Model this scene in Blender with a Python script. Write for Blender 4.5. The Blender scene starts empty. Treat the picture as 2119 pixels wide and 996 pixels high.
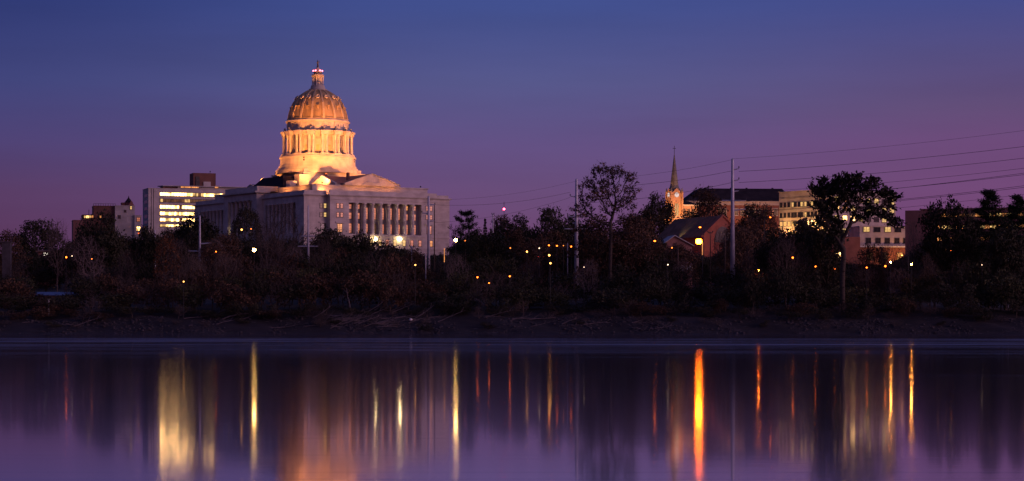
import bpy, math, random
import numpy as np
from mathutils import Vector
S = bpy.context.scene
C = S.collection
PI = math.pi
R = math.radians

# ------------------------------------------------------------------ camera
F, CX, HY, CH = 4500.0, 1059.5, 660.0, 3.3      # focal length in photo pixels, centre column, horizon row, eye height
cam_d = bpy.data.cameras.new('camera'); cam = bpy.data.objects.new('camera', cam_d); C.objects.link(cam)
cam.location = (0, 0, CH); cam.rotation_euler = (PI/2, 0, 0)
cam_d.sensor_width = 36; cam_d.sensor_fit = 'HORIZONTAL'; cam_d.lens = 36*F/2119
cam_d.shift_y = (HY-498)/2119; cam_d.clip_start = 0.5; cam_d.clip_end = 30000
S.camera = cam

def lin(r, g, b):
    f = lambda c: (c/255/12.92) if c/255 <= .04045 else ((c/255+.055)/1.055)**2.4
    return (f(r), f(g), f(b), 1)

# ------------------------------------------------------------------ sky (dusk gradient) and afterglow
W = bpy.data.worlds.new('World'); S.world = W; W.use_nodes = True
nt = W.node_tree; nt.nodes.clear()
def N(t, **k):
    n = nt.nodes.new(t)
    for a, v in k.items(): setattr(n, a, v)
    return n
L = lambda a, b: nt.links.new(a, b)
tc = N('ShaderNodeTexCoord'); sep = N('ShaderNodeSeparateXYZ'); L(tc.outputs['Generated'], sep.inputs[0])
def ramp(cols, fac):
    r = N('ShaderNodeValToRGB'); e = r.color_ramp.elements
    r.color_ramp.interpolation = 'B_SPLINE' if False else 'LINEAR'
    for i, (p, c) in enumerate(cols):
        x = e[i] if i < 2 else e.new(p)
        x.position = p; x.color = lin(*c)
    L(fac, r.inputs[0]); return r
# ramp position = sqrt(sin(elevation)); photo row y -> elevation (HY-y)/F
P = lambda y: math.sqrt(max(0, (HY-y)/F))
mx = N('ShaderNodeMath', operation='MAXIMUM'); mx.inputs[1].default_value = 0; L(sep.outputs[2], mx.inputs[0])
sq = N('ShaderNodeMath', operation='SQRT'); L(mx.outputs[0], sq.inputs[0])
left = ramp([(0, (88, 54, 84)), (1, (52, 62, 118)), (P(480), (90, 57, 94)), (P(400), (90, 62, 103)), (P(300), (78, 66, 116)), (P(180), (64, 68, 122)), (P(20), (48, 58, 116)), (.45, (52, 64, 122)), (.7, (54, 66, 122))], sq.outputs[0])
midr = ramp([(0, (104, 64, 96)), (1, (54, 66, 124)), (P(480), (108, 71, 112)), (P(400), (106, 77, 121)), (P(300), (98, 80, 130)), (P(175), (86, 87, 138)), (P(20), (66, 80, 142)), (.45, (62, 76, 140)), (.7, (58, 72, 132))], sq.outputs[0])
rite = ramp([(0, (118, 62, 96)), (1, (54, 66, 124)), (P(480), (118, 70, 114)), (P(400), (114, 73, 119)), (P(300), (108, 74, 120)), (P(230), (98, 77, 119)), (P(120), (84, 77, 128)), (P(20), (70, 76, 137)), (.45, (66, 76, 140)), (.7, (58, 72, 132))], sq.outputs[0])
at = N('ShaderNodeMath', operation='ARCTAN2'); L(sep.outputs[0], at.inputs[0]); L(sep.outputs[1], at.inputs[1])
m1 = N('ShaderNodeMapRange', interpolation_type='SMOOTHSTEP'); m1.inputs[1].default_value = -.26; m1.inputs[2].default_value = .0; L(at.outputs[0], m1.inputs[0])
m2 = N('ShaderNodeMapRange', interpolation_type='SMOOTHSTEP'); m2.inputs[1].default_value = .0; m2.inputs[2].default_value = .24; L(at.outputs[0], m2.inputs[0])
mixa = N('ShaderNodeMix', data_type='RGBA'); mixb = N('ShaderNodeMix', data_type='RGBA')
L(m1.outputs[0], mixa.inputs[0]); L(left.outputs[0], mixa.inputs[6]); L(midr.outputs[0], mixa.inputs[7])
L(m2.outputs[0], mixb.inputs[0]); L(mixa.outputs[2], mixb.inputs[6]); L(rite.outputs[0], mixb.inputs[7])
# the afterglow side of the sky, to the right and behind the camera, where the sun went down
glow = ramp([(0, (198, 112, 108)), (1, (60, 72, 132)), (.15, (206, 122, 124)), (.30, (186, 120, 140)), (.45, (150, 112, 154)), (.6, (112, 100, 156)), (.8, (76, 82, 142))], sq.outputs[0])
dt = N('ShaderNodeVectorMath', operation='DOT_PRODUCT'); L(tc.outputs['Generated'], dt.inputs[0]); dt.inputs[1].default_value = (.62, -.78, 0)
m3 = N('ShaderNodeMapRange', interpolation_type='SMOOTHSTEP'); m3.inputs[1].default_value = -.45; m3.inputs[2].default_value = 1; L(dt.outputs['Value'], m3.inputs[0])
mixc = N('ShaderNodeMix', data_type='RGBA'); L(m3.outputs[0], mixc.inputs[0]); L(mixb.outputs[2], mixc.inputs[6]); L(glow.outputs[0], mixc.inputs[7])
bg = N('ShaderNodeBackground'); bg.inputs[1].default_value = 1.0
# faint uneven veils of high haze over the whole sky
mpn = N('ShaderNodeMapping'); mpn.inputs['Scale'].default_value = (5, 5, 42); L(tc.outputs['Generated'], mpn.inputs[0])
nzs = N('ShaderNodeTexNoise'); nzs.inputs['Scale'].default_value = 1; nzs.inputs['Detail'].default_value = 5; nzs.inputs['Roughness'].default_value = .55; L(mpn.outputs[0], nzs.inputs['Vector'])
mrs = N('ShaderNodeMapRange'); mrs.inputs[1].default_value = .3; mrs.inputs[2].default_value = .7; mrs.inputs[3].default_value = .94; mrs.inputs[4].default_value = 1.06; L(nzs.outputs[0], mrs.inputs[0])
mxs = N('ShaderNodeMix', data_type='RGBA', blend_type='MULTIPLY'); mxs.inputs[0].default_value = 1; L(mixc.outputs[2], mxs.inputs[6]); L(mrs.outputs[0], mxs.inputs[7])
L(mxs.outputs[2], bg.inputs[0])
wo = N('ShaderNodeOutputWorld'); L(bg.outputs[0], wo.inputs[0])

sun_d = bpy.data.lights.new('afterglow', 'SUN'); sun_d.energy = 1.6; sun_d.angle = R(30); sun_d.color = (1, .52, .64)
sun = bpy.data.objects.new('afterglow', sun_d); C.objects.link(sun)
sun.rotation_euler = Vector((-.93, .36, -.16)).to_track_quat('-Z', 'Y').to_euler()   # light travels left, from low in the west at the right

S.view_settings.view_transform = 'Standard'; S.view_settings.look = 'None'
S.view_settings.exposure = 0; S.view_settings.gamma = 1
S.cycles.use_denoising = True
S.cycles.sample_clamp_indirect = 4; S.cycles.max_bounces = 5; S.cycles.diffuse_bounces = 2
S.cycles.caustics_reflective = False; S.cycles.caustics_refractive = False

# ------------------------------------------------------------------ materials
MATS = {}
def mat(name, col, rough=.8, col2=None, scale=1.0, metal=0, bump=0, stretch=None, obj_rand=0, spec=.3):
    m = bpy.data.materials.new(name); m.use_nodes = True
    t = m.node_tree; b = t.nodes['Principled BSDF']
    b.inputs['Roughness'].default_value = rough; b.inputs['Metallic'].default_value = metal
    b.inputs['Specular IOR Level'].default_value = spec
    col2 = col2 or tuple(c*.65 for c in col)
    co = t.nodes.new('ShaderNodeTexCoord'); mp = t.nodes.new('ShaderNodeMapping')
    t.links.new(co.outputs['Object'], mp.inputs[0])
    if stretch: mp.inputs['Scale'].default_value = stretch
    n = t.nodes.new('ShaderNodeTexNoise'); n.inputs['Scale'].default_value = scale; n.inputs['Detail'].default_value = 6
    t.links.new(mp.outputs[0], n.inputs['Vector'])
    r = t.nodes.new('ShaderNodeValToRGB'); r.color_ramp.elements[0].position = .35; r.color_ramp.elements[1].position = .65
    r.color_ramp.elements[0].color = (*col2, 1); r.color_ramp.elements[1].color = (*col, 1)
    t.links.new(n.outputs[0], r.inputs[0])
    out = r.outputs[0]
    if obj_rand:
        oi = t.nodes.new('ShaderNodeObjectInfo'); hs = t.nodes.new('ShaderNodeHueSaturation')
        mr = t.nodes.new('ShaderNodeMapRange'); mr.inputs[3].default_value = 1-obj_rand; mr.inputs[4].default_value = 1+obj_rand
        t.links.new(oi.outputs['Random'], mr.inputs[0]); t.links.new(mr.outputs[0], hs.inputs['Value']); t.links.new(out, hs.inputs['Color'])
        out = hs.outputs[0]
    t.links.new(out, b.inputs['Base Color'])
    if bump:
        bp = t.nodes.new('ShaderNodeBump'); bp.inputs['Strength'].default_value = bump
        t.links.new(n.outputs[0], bp.inputs['Height']); t.links.new(bp.outputs[0], b.inputs['Normal'])
    MATS[name] = m; return m
def stone(name, col, col2, bw, bh, mortar=.03, rough=.85):
    """Coursed masonry too far off to tell the blocks apart."""
    m = bpy.data.materials.new(name); m.use_nodes = True; t = m.node_tree; b = t.nodes['Principled BSDF']
    b.inputs['Roughness'].default_value = rough; b.inputs['Specular IOR Level'].default_value = .2
    co = t.nodes.new('ShaderNodeTexCoord'); sp = t.nodes.new('ShaderNodeSeparateXYZ'); t.links.new(co.outputs['Object'], sp.inputs[0])
    ad = t.nodes.new('ShaderNodeMath'); t.links.new(sp.outputs[0], ad.inputs[0]); t.links.new(sp.outputs[1], ad.inputs[1])
    cb = t.nodes.new('ShaderNodeCombineXYZ'); t.links.new(ad.outputs[0], cb.inputs[0]); t.links.new(sp.outputs[2], cb.inputs[1])
    br = t.nodes.new('ShaderNodeTexBrick'); t.links.new(cb.outputs[0], br.inputs[0])
    br.inputs['Scale'].default_value = 1; br.inputs['Brick Width'].default_value = bw; br.inputs['Row Height'].default_value = bh
    br.inputs['Mortar Size'].default_value = mortar; br.inputs['Color1'].default_value = (*col, 1); br.inputs['Color2'].default_value = (*[c*.88 for c in col], 1)
    br.inputs['Mortar'].default_value = (*col2, 1)
    n = t.nodes.new('ShaderNodeTexNoise'); n.inputs['Scale'].default_value = .25; n.inputs['Detail'].default_value = 7; t.links.new(co.outputs['Object'], n.inputs['Vector'])
    mr = t.nodes.new('ShaderNodeMapRange'); mr.inputs[1].default_value = .3; mr.inputs[2].default_value = .7; mr.inputs[3].default_value = .72; mr.inputs[4].default_value = 1.08
    t.links.new(n.outputs[0], mr.inputs[0])
    mu = t.nodes.new('ShaderNodeMix'); mu.data_type = 'RGBA'; mu.blend_type = 'MULTIPLY'; mu.inputs[0].default_value = 1
    t.links.new(br.outputs[0], mu.inputs[6]); t.links.new(mr.outputs[0], mu.inputs[7]); t.links.new(mu.outputs[2], b.inputs['Base Color'])
    MATS[name] = m; return m
def emit(name, col, st, base=(.05, .04, .03)):
    m = bpy.data.materials.new(name); m.use_nodes = True; b = m.node_tree.nodes['Principled BSDF']
    b.inputs['Base Color'].default_value = (*base, 1); b.inputs['Emission Color'].default_value = (*col, 1)
    b.inputs['Emission Strength'].default_value = st; b.inputs['Roughness'].default_value = .3
    MATS[name] = m; return m
def emit_room(name, col, st):
    """A lit pane with uneven brightness of the room behind it."""
    m = emit(name, col, st); t = m.node_tree; b = t.nodes['Principled BSDF']
    co = t.nodes.new('ShaderNodeTexCoord'); mp = t.nodes.new('ShaderNodeMapping'); mp.inputs['Scale'].default_value = (1, 1, .6)
    t.links.new(co.outputs['Object'], mp.inputs[0])
    n = t.nodes.new('ShaderNodeTexNoise'); n.inputs['Scale'].default_value = .35; n.inputs['Detail'].default_value = 3; t.links.new(mp.outputs[0], n.inputs['Vector'])
    mr = t.nodes.new('ShaderNodeMapRange'); mr.inputs[1].default_value = .36; mr.inputs[2].default_value = .62; mr.inputs[3].default_value = st*.25; mr.inputs[4].default_value = st*1.5
    t.links.new(n.outputs[0], mr.inputs[0]); t.links.new(mr.outputs[0], b.inputs['Emission Strength'])
    return m
stone('limestone', (.47, .43, .40), (.36, .33, .30), 2.2, .9)
stone('limestone_drum', (.46, .42, .37), (.38, .34, .30), 1.6, .8)
stone('pale_concrete', (.40, .38, .37), (.32, .30, .29), 6, 3.2, .05)
stone('red_brick', (.26, .10, .07), (.18, .09, .07), .8, .3)
stone('dark_brick', (.16, .075, .06), (.1, .06, .05), .8, .3)
stone('church_brick', (.42, .24, .15), (.30, .18, .12), .8, .3)
stone('cream_stone', (.47, .40, .35), (.38, .32, .28), 1.5, .7)
stone('brown_brick', (.27, .13, .11), (.19, .10, .09), .8, .3)
mat('copper_dome', (.38, .27, .12), .6, (.22, .155, .075), .25, stretch=(1, 1, .35), bump=.1)
mat('rib_stone', (.48, .37, .21), .7, (.37, .28, .16), .5)
mat('dark_roof', (.030, .024, .030), .9, (.018, .015, .020), .3, spec=.05)
mat('slate_roof', (.17, .11, .085), .95, (.11, .075, .06), .4, spec=.02)
mat('red_roof', (.2, .09, .08), .7, (.13, .06, .05), .4)
mat('bronze', (.10, .09, .07), .5, metal=.3)
mat('spire_slate', (.16, .15, .13), .5, (.09, .085, .08), .8)
mat('steel', (.42, .43, .50), .5, (.30, .31, .38), .8, metal=.2)
mat('dark_steel', (.035, .035, .04), .6)
mat('wood_pole', (.14, .10, .08), .8)
mat('frame_dark', (.05, .045, .045), .5)
mat('trim_white', (.6, .58, .56), .6)
emit('louver_green_glow', (.10, .62, .42), .16, (.08, .30, .24))  # weak glow added to the slats so their green shows under orange floods
mat('dark_glass', (.03, .03, .04), .1, spec=.5)
mat('bark', (.055, .042, .036), .9, (.03, .024, .022), 3, bump=.2)
mat('pale_bark', (.15, .11, .11), .9, (.09, .07, .07), 3)
mat('twig', (.085, .062, .058), .9, obj_rand=.3)
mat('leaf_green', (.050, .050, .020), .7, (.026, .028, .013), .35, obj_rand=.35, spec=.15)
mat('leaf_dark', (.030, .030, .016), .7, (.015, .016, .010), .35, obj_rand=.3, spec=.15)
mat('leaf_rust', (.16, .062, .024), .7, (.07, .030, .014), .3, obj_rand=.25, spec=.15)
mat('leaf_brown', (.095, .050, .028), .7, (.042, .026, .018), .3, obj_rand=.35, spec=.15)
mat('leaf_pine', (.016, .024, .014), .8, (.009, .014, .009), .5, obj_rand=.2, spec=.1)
mat('mud', (.019, .0145, .018), .9, (.009, .007, .009), .12, bump=.5)
mat('soil', (.016, .013, .010), .95, (.010, .008, .007), .05)
mat('rock', (.045, .038, .044), .9, (.018, .015, .019), .6)
mat('driftwood', (.13, .105, .11), .85, (.07, .058, .062), 1.5)
mat('blue_metal', (.10, .12, .22), .4)
mat('concrete_dark', (.055, .05, .06), .85)
emit('lamp_orange', (1, .15, .012), 9); emit('lamp_orange_big', (1, .13, .008), 520)
emit('lamp_yellow', (1, .42, .08), 7); emit('lamp_yellow_big', (1, .56, .15), 64); emit('lamp_star', (1, .14, .0035), 210); emit('lamp_glow', (1, .33, .05), 300)
emit('lamp_white', (1, .70, .42), 4); emit('lamp_wall', (1, .72, .32), 42)
emit('lamp_red', (1, .02, .05), 50); emit('lamp_pink', (1, .15, .22), 7); emit('lamp_small', (1, .22, .03), 3.8)
emit('lamp_red_strip', (1, .06, .05), 1.4)
emit_room('lit_bright', (1, .56, .18), 6.5); emit_room('lit_yellow', (1, .60, .20), 1.1)
emit_room('lit_pink', (1, .30, .17), .62); emit_room('lit_orange', (1, .36, .10), .9)
emit_room('lit_dim', (1, .42, .16), .10); emit('lit_white', (1, .85, .7), 1.6); emit('clock_face', (1, .78, .72), .75)
def M(n): return MATS[n]

# ------------------------------------------------------------------ helpers
class MB:
    def __init__(s): s.v, s.f = [], []
    def add(s, vs, fs):
        n = len(s.v); s.v += [tuple(p) for p in vs]; s.f += [tuple(i+n for i in f) for f in fs]; return s
    def box(s, x0, x1, y0, y1, z0, z1):
        return s.add([(x0,y0,z0),(x1,y0,z0),(x1,y1,z0),(x0,y1,z0),(x0,y0,z1),(x1,y0,z1),(x1,y1,z1),(x0,y1,z1)],
                     [(3,2,1,0),(4,5,6,7),(0,1,5,4),(1,2,6,5),(2,3,7,6),(3,0,4,7)])
    def lathe(s, prof, n=24, cx=0, cy=0, a0=0, cap=True):
        vs, fs = [], []
        for z, r in prof:
            for k in range(n):
                a = a0+2*PI*k/n; vs.append((cx+r*math.cos(a), cy+r*math.sin(a), z))
        for i in range(len(prof)-1):
            for k in range(n):
                fs.append((i*n+k, i*n+(k+1) % n, (i+1)*n+(k+1) % n, (i+1)*n+k))
        if cap: fs.append(tuple(range(n))[::-1]); fs.append(tuple((len(prof)-1)*n+k for k in range(n)))
        return s.add(vs, fs)
    def tube(s, a, b, r0, r1=None, n=6):
        r1 = r0 if r1 is None else r1
        a, b = Vector(a), Vector(b); d = (b-a).normalized()
        p = d.orthogonal().normalized(); q = d.cross(p)
        vs = [a+(p*math.cos(2*PI*k/n)+q*math.sin(2*PI*k/n))*r0 for k in range(n)]+[b+(p*math.cos(2*PI*k/n)+q*math.sin(2*PI*k/n))*r1 for k in range(n)]
        return s.add(vs, [(k, (k+1) % n, n+(k+1) % n, n+k) for k in range(n)]+[tuple(range(n))[::-1], tuple(range(n, 2*n))])
    def hull(s, lo, hi):
        """Prism between two equal rings of points."""
        n = len(lo)
        return s.add(list(lo)+list(hi), [(k, (k+1) % n, n+(k+1) % n, n+k) for k in range(n)]+[tuple(range(n))[::-1], tuple(range(n, 2*n))])
    def ball(s, c, r, n=8, m=6, sz=1):
        prof = [(c[2]+r*sz*math.sin(-PI/2+PI*(i+.02)/(m+.04)), max(.001, r*math.cos(-PI/2+PI*i/m))) for i in range(m+1)]
        return s.lathe(prof, n, c[0], c[1])
    def mesh(s, name, m, smooth=False):
        me = bpy.data.meshes.new(name); me.from_pydata(s.v, [], s.f); me.materials.append(M(m) if isinstance(m, str) else m)
        if smooth: me.polygons.foreach_set('use_smooth', [True]*len(me.polygons))
        me.update(); return me
    def obj(s, name, m, parent=None, smooth=False):
        return link(name, s.mesh(name, m, smooth), parent)
def link(name, me, parent=None, loc=None, rz=0):
    o = bpy.data.objects.new(name, me); C.objects.link(o)
    if parent is not None: o.parent = parent
    if loc is not None: o.location = loc
    if rz: o.rotation_euler = (0, 0, rz)
    return o
def tag(o, label, cat, group=None):
    o['label'] = label; o['category'] = cat
    if group: o['group'] = group
    return o
def thing(name, label, cat, loc=(0, 0, 0), rz=0, group=None):
    return tag(link(name, None, None, loc, rz), label, cat, group)
def copy_tree(o, parent=None):
    c = o.copy(); C.objects.link(c); c.parent = parent
    for ch in list(o.children): copy_tree(ch, c)
    return c
def X(px, Y): return (px-CX)/F*Y
def ZW(y, Y): return CH+(HY-y)/F*Y

class Frame:
    """Local frame of a building: u along its front, v away from it."""
    def __init__(s, px, Y, deg, base):
        s.O = (X(px, Y), Y); s.c, s.s = math.cos(R(deg)), math.sin(R(deg)); s.base = base; s.rz = R(deg)
    def w(s, u, v): return (s.O[0]+u*s.c-v*s.s, s.O[1]+u*s.s+v*s.c)
    def u_at(s, px, v):
        k = (px-CX)/F; return (k*(s.O[1]+v*s.c)-s.O[0]+v*s.s)/(s.c-k*s.s)
    def v_at(s, px, u):
        k = (px-CX)/F; return (s.O[0]+u*s.c-k*(s.O[1]+u*s.s))/(s.s+k*s.c)
    def z(s, y, u=0, v=0): return ZW(y, s.w(u, v)[1])-s.base
    def thing(s, name, label, cat): return thing(name, label, cat, (s.O[0], s.O[1], s.base), s.rz)

WMESH = {}
def window(parent, pos, w, h, rz, lit, mull=1, frame='frame_dark', rails=1):
    """A window unit: frame with mullions, and its pane. Faces local -y before turning by rz; pos is the bottom centre on the wall face."""
    k = (round(w, 2), round(h, 2), mull, frame, rails)
    if k not in WMESH:
        b = MB(); t = .13
        b.box(-w/2-t, -w/2+.02, -.16, .05, 0, h); b.box(w/2-.02, w/2+t, -.16, .05, 0, h)
        b.box(-w/2-t-.1, w/2+t+.1, -.22, .05, -.22, 0); b.box(-w/2-t, w/2+t, -.18, .05, h, h+.2)
        for i in range(mull): x = -w/2+w*(i+1)/(mull+1); b.box(x-.06, x+.06, -.12, .05, .003, h-.003)
        for i in range(rails): z = h*(i+1)/(rails+1); b.box(-w/2+.025, w/2-.025, -.11, .05, z-.05, z+.05)
        WMESH[k] = b.mesh('window', frame)
    o = link('window', WMESH[k], parent, pos, rz)
    kk = (round(w, 2), round(h, 2), lit)
    if kk not in WMESH: WMESH[kk] = MB().box(-w/2, w/2, -.05, .03, .004, h-.004).mesh('pane', lit)
    link('pane', WMESH[kk], o)
    return o

# ------------------------------------------------------------------ ground and river
NZ = np.random.RandomState(5)
PH = NZ.rand(12)*6.28
def gbase(y):
    return np.interp(y, [-4000, -60, -10, -4, 0.5, 470, 489, 494, 503, 512, 600, 760, 860, 960, 1100, 1400, 2500, 9000], [12, 3, 1.2, .2, -2, -2, -.6, .25, 3.2, 5.0, 8.5, 14, 22, 31.5, 33.8, 33, 34, 25])
def g(x, y):
    z = gbase(y)
    w = np.clip((y-488)/60, 0, 1)
    r = 0.5*np.sin(x*.021+PH[0])+.35*np.sin(x*.05+PH[1]+y*.02)+.22*np.sin(x*.13+PH[2]-y*.05)
    shore = np.exp(-((y-500)/14.)**2)*(.3*np.sin(x*.06+PH[3])+.25*np.sin(x*.17+PH[4]+y*.2)+.16*np.sin(x*.41+PH[5]+y*.5)+.1*np.sin(x*.9+y*.7))
    return z + r*w*(1 + np.clip((y-700)/400, 0, 1)*.6) + shore*.8
def G(x, y): return float(g(np.float64(x), np.float64(y)))
xs = np.concatenate([np.linspace(-7000, -260, 30), np.linspace(-250, 250, 420), np.linspace(260, 7000, 30)])
ys = np.concatenate([np.linspace(-4000, -80, 12), np.linspace(-60, 20, 17), np.linspace(60, 470, 8), np.linspace(484, 520, 50), np.linspace(525, 1150, 60), np.linspace(1250, 9000, 20)])
XX, YY = np.meshgrid(xs, ys); ZZ = g(XX, YY)
bankj = np.random.RandomState(3).randn(*ZZ.shape)*.09*((YY > 488) & (YY < 521)); ZZ = ZZ+bankj
nx, ny = len(xs), len(ys)
me = bpy.data.meshes.new('ground')
idx = np.arange(nx*ny).reshape(ny, nx)
fa = np.stack([idx[:-1, :-1], idx[:-1, 1:], idx[1:, 1:], idx[1:, :-1]], -1).reshape(-1, 4)
me.from_pydata(np.stack([XX, YY, ZZ], -1).reshape(-1, 3).tolist(), [], fa.tolist())
me.materials.append(M('mud')); me.materials.append(M('soil'))
me.polygons.foreach_set('material_index', (YY[:-1, :-1].reshape(-1) > 509).astype(int).tolist())
me.polygons.foreach_set('use_smooth', [True]*len(me.polygons)); me.update()
gr = link('ground', me); gr['kind'] = 'structure'

wm = bpy.data.materials.new('river_water'); wm.use_nodes = True; t = wm.node_tree; t.nodes.remove(t.nodes['Principled BSDF'])
wout = t.nodes['Material Output']
ge = t.nodes.new('ShaderNodeNewGeometry')
def wnoise(sx, sy, detail, rough=.5, off=0):
    mp = t.nodes.new('ShaderNodeMapping'); mp.inputs['Scale'].default_value = (sx, sy, 1); mp.inputs['Location'].default_value = (off, off*.7, 0)
    t.links.new(ge.outputs['Position'], mp.inputs[0])
    n = t.nodes.new('ShaderNodeTexNoise'); n.inputs['Scale'].default_value = 1; n.inputs['Detail'].default_value = detail; n.inputs['Roughness'].default_value = rough
    t.links.new(mp.outputs[0], n.inputs['Vector']); return n.outputs[0]
def mth(op, a, bb, c=None):
    n = t.nodes.new('ShaderNodeMath'); n.operation = op
    for i, v in enumerate((a, bb, c)):
        if v is None: continue
        if isinstance(v, (int, float)): n.inputs[i].default_value = v
        else: t.links.new(v, n.inputs[i])
    return n.outputs[0]
def mrange(v, a, bb, c, d):
    n = t.nodes.new('ShaderNodeMapRange'); n.interpolation_type = 'SMOOTHSTEP'; t.links.new(v, n.inputs[0])
    for i, q in enumerate((a, bb, c, d)): n.inputs[i+1].default_value = q
    return n.outputs[0]
sy_ = t.nodes.new('ShaderNodeSeparateXYZ'); t.links.new(ge.outputs['Position'], sy_.inputs[0]); Ypos = sy_.outputs[1]
bp = t.nodes.new('ShaderNodeBump'); bp.inputs['Strength'].default_value = .12; bp.inputs['Distance'].default_value = .008
t.links.new(wnoise(.14, 2.6, 4, .55, 3), bp.inputs['Height'])
def gloss(rough, dist, col):
    n = t.nodes.new('ShaderNodeBsdfGlossy'); n.distribution = dist; n.inputs['Roughness'].default_value = rough; n.inputs['Color'].default_value = (*col, 1)
    t.links.new(bp.outputs[0], n.inputs['Normal']); return n.outputs[0]
def wmix(fac, a_, b_):
    n = t.nodes.new('ShaderNodeMixShader')
    if isinstance(fac, float): n.inputs[0].default_value = fac
    else: t.links.new(fac, n.inputs[0])
    t.links.new(a_, n.inputs[1]); t.links.new(b_, n.inputs[2]); return n.outputs[0]
calm = gloss(.042, 'BECKMANN', (.97, .95, 1.0)); soft = gloss(.105, 'BECKMANN', (.95, .92, .97)); ruff = gloss(.40, 'GGX', (.62, .62, .74))
w1 = wmix(.14, wmix(.55, calm, soft), gloss(.14, 'BECKMANN', (.95, .92, .97)))
lanes = mth('ADD', mrange(wnoise(.0035, .075, 5, .75), .56, .74, 0, .16), mrange(wnoise(.004, .9, 4, .6, 9), .55, .75, 0, .20))
# a broad ruffled lane out in the current, about 220 to 320 m off
lane = mth('MULTIPLY', mth('MULTIPLY', mrange(Ypos, 160, 265, 0, 1), mrange(Ypos, 345, 390, 1, 0)), mrange(wnoise(.007, .075, 6, .8, 31), .42, .70, .0, .55))
w2 = wmix(mth('ADD', mth('ADD', lanes, lane), .015), w1, ruff)
df = t.nodes.new('ShaderNodeBsdfDiffuse'); df.inputs['Color'].default_value = (.03, .025, .03, 1)
t.links.new(wmix(.06, w2, df.outputs[0]), wout.inputs['Surface'])
MATS['river_water'] = wm
wv, wf = [], []
rv = MB().add([(-7000, -7, 0), (7000, -7, 0), (7000, 500, 0), (-7000, 500, 0)], [(0, 1, 2, 3)]).obj('river', 'river_water'); rv['kind'] = 'structure'

# ------------------------------------------------------------------ domed statehouse
cf = Frame(683, 1000, 32.7, 33.0)
A0 = 11.9
P0 = cf.O; cf.O = (P0[0]-3*cf.s-A0*cf.c, P0[1]+3*cf.c-A0*cf.s)     # origin: north-west corner of the main block
cap = cf.thing('domed_statehouse', 'huge pale stone building with colonnades and a floodlit orange dome', 'government building')
WBK = .0
PU0, PU1 = A0, cf.u_at(905, -3); U1 = cf.u_at(930, 0); UC, VC, V1 = 38.5, 60.0, 120.0
print('capitol', PU0, PU1, U1, cf.v_at(403, 0), cf.v_at(547, 0), cf.v_at(466, -3.5))
zz = lambda y: cf.z(y, PU0, -3)
ZT, ZC1, ZC0, ZE, ZB, ZM = zz(393), zz(402), zz(405.5), zz(418), zz(483), zz(486)
MB().box(2, U1-2, 2, V1-2, -3, ZC0).obj('core_wall', 'limestone', cap)
MB().box(cf.u_at(722, -3), cf.u_at(872, -3), 0, 2, ZB-.003, ZE).obj('loggia_wall', 'limestone', cap)
def wall(*a): return MB().box(*a).obj('facing_wall', 'limestone', cap)
# west end: set-back corners, then the pavilion
wall(0, PU0, 0, 2, -3, ZC0); wall(PU1, U1, 0, 2, -3, ZC0)
cu0, cu1 = cf.u_at(722, -3), cf.u_at(872, -3)
MB().box(PU0, cu0, -3, 2, ZM, ZE).obj('corner_pier', 'limestone', cap); MB().box(cu1, PU1, -3, 2, ZM, ZE).obj('corner_pier', 'limestone', cap)
MB().box(PU0, PU1, -3, 2, -3, ZB-.6).obj('podium_storey', 'limestone', cap)
MB().box(cu0, cu1, -3, 2, ZB-.6, ZB-.003).obj('stylobate', 'limestone', cap)
MB().box(PU0-.35, PU1+.35, -3.35, 0, ZB-1.1, ZB-.61).obj('string_course', 'limestone', cap)
MB().box(-.3, PU0-.36, -.3, 0, ZB-1.1, ZB-.61).obj('string_course', 'limestone', cap); MB().box(PU1+.36, U1+.3, -.3, 0, ZB-1.1, ZB-.61).obj('string_course', 'limestone', cap)
MB().box(PU0, PU1, -3.02, 2, ZE, ZC0).obj('entablature', 'limestone', cap)
MB().box(PU0-.2, PU1+.2, -3.25, -3.02, ZE+1.2, ZE+1.5).obj('moulding', 'limestone', cap)
def cornice(u0, u1, v0, v1, z0=ZC0, z1=ZC1):
    m = MB(); m.box(u0-.9, u1+.9, v0-.9, v1, z0+.35, z1); m.box(u0-.45, u1+.45, v0-.45, v1, z0, z0+.345); return m.obj('cornice', 'limestone', cap)
cornice(PU0, PU1, -3.0, 3)
m = MB(); m.box(-.9, PU0-1, -.9, 3, ZC0+.35, ZC1-.01); m.box(-.45, PU0-.5, -.45, 3, ZC0, ZC0+.345); m.obj('cornice', 'limestone', cap)
m = MB(); m.box(PU1+1, U1+.9, -.9, 3, ZC0+.35, ZC1-.01); m.box(PU1+.5, U1+.45, -.45, 3, ZC0, ZC0+.345); m.obj('cornice', 'limestone', cap)
MB().box(PU0+.1, PU1-.1, -2.6, -1.8, ZC1, ZT).obj('parapet', 'limestone', cap)
m = MB(); m.box(.3, PU0+.05, .4, 1.2, ZC1-.01, ZT-.25); m.box(PU1-.05, U1-.3, .4, 1.2, ZC1-.01, ZT-.6); m.obj('parapet', 'limestone', cap)
MB().box(.35, 1.15, 1.21, V1-.4, ZC1-.015, ZT-.3).obj('parapet', 'limestone', cap)
MB().box(U1-1.15, U1-.35, 1.21, V1-.4, ZC1-.015, ZT-.6).obj('parapet', 'limestone', cap)
MB().box(-.9, 3, 3.01, V1+.5, ZC0+.34, ZC1-.02).obj('cornice', 'limestone', cap)
MB().box(-.45, 3, 3.02, V1+.4, ZC0, ZC0+.335).obj('cornice', 'limestone', cap)
MB().box(3.01, U1-3, 3.01, V1-1, ZC0+.01, ZC1-.6).obj('flat_roof', 'slate_roof', cap)
MB().box(U1-2.9, U1, 2.01, V1, -3, ZC1-.5).obj('facing_wall', 'limestone', cap)
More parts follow.
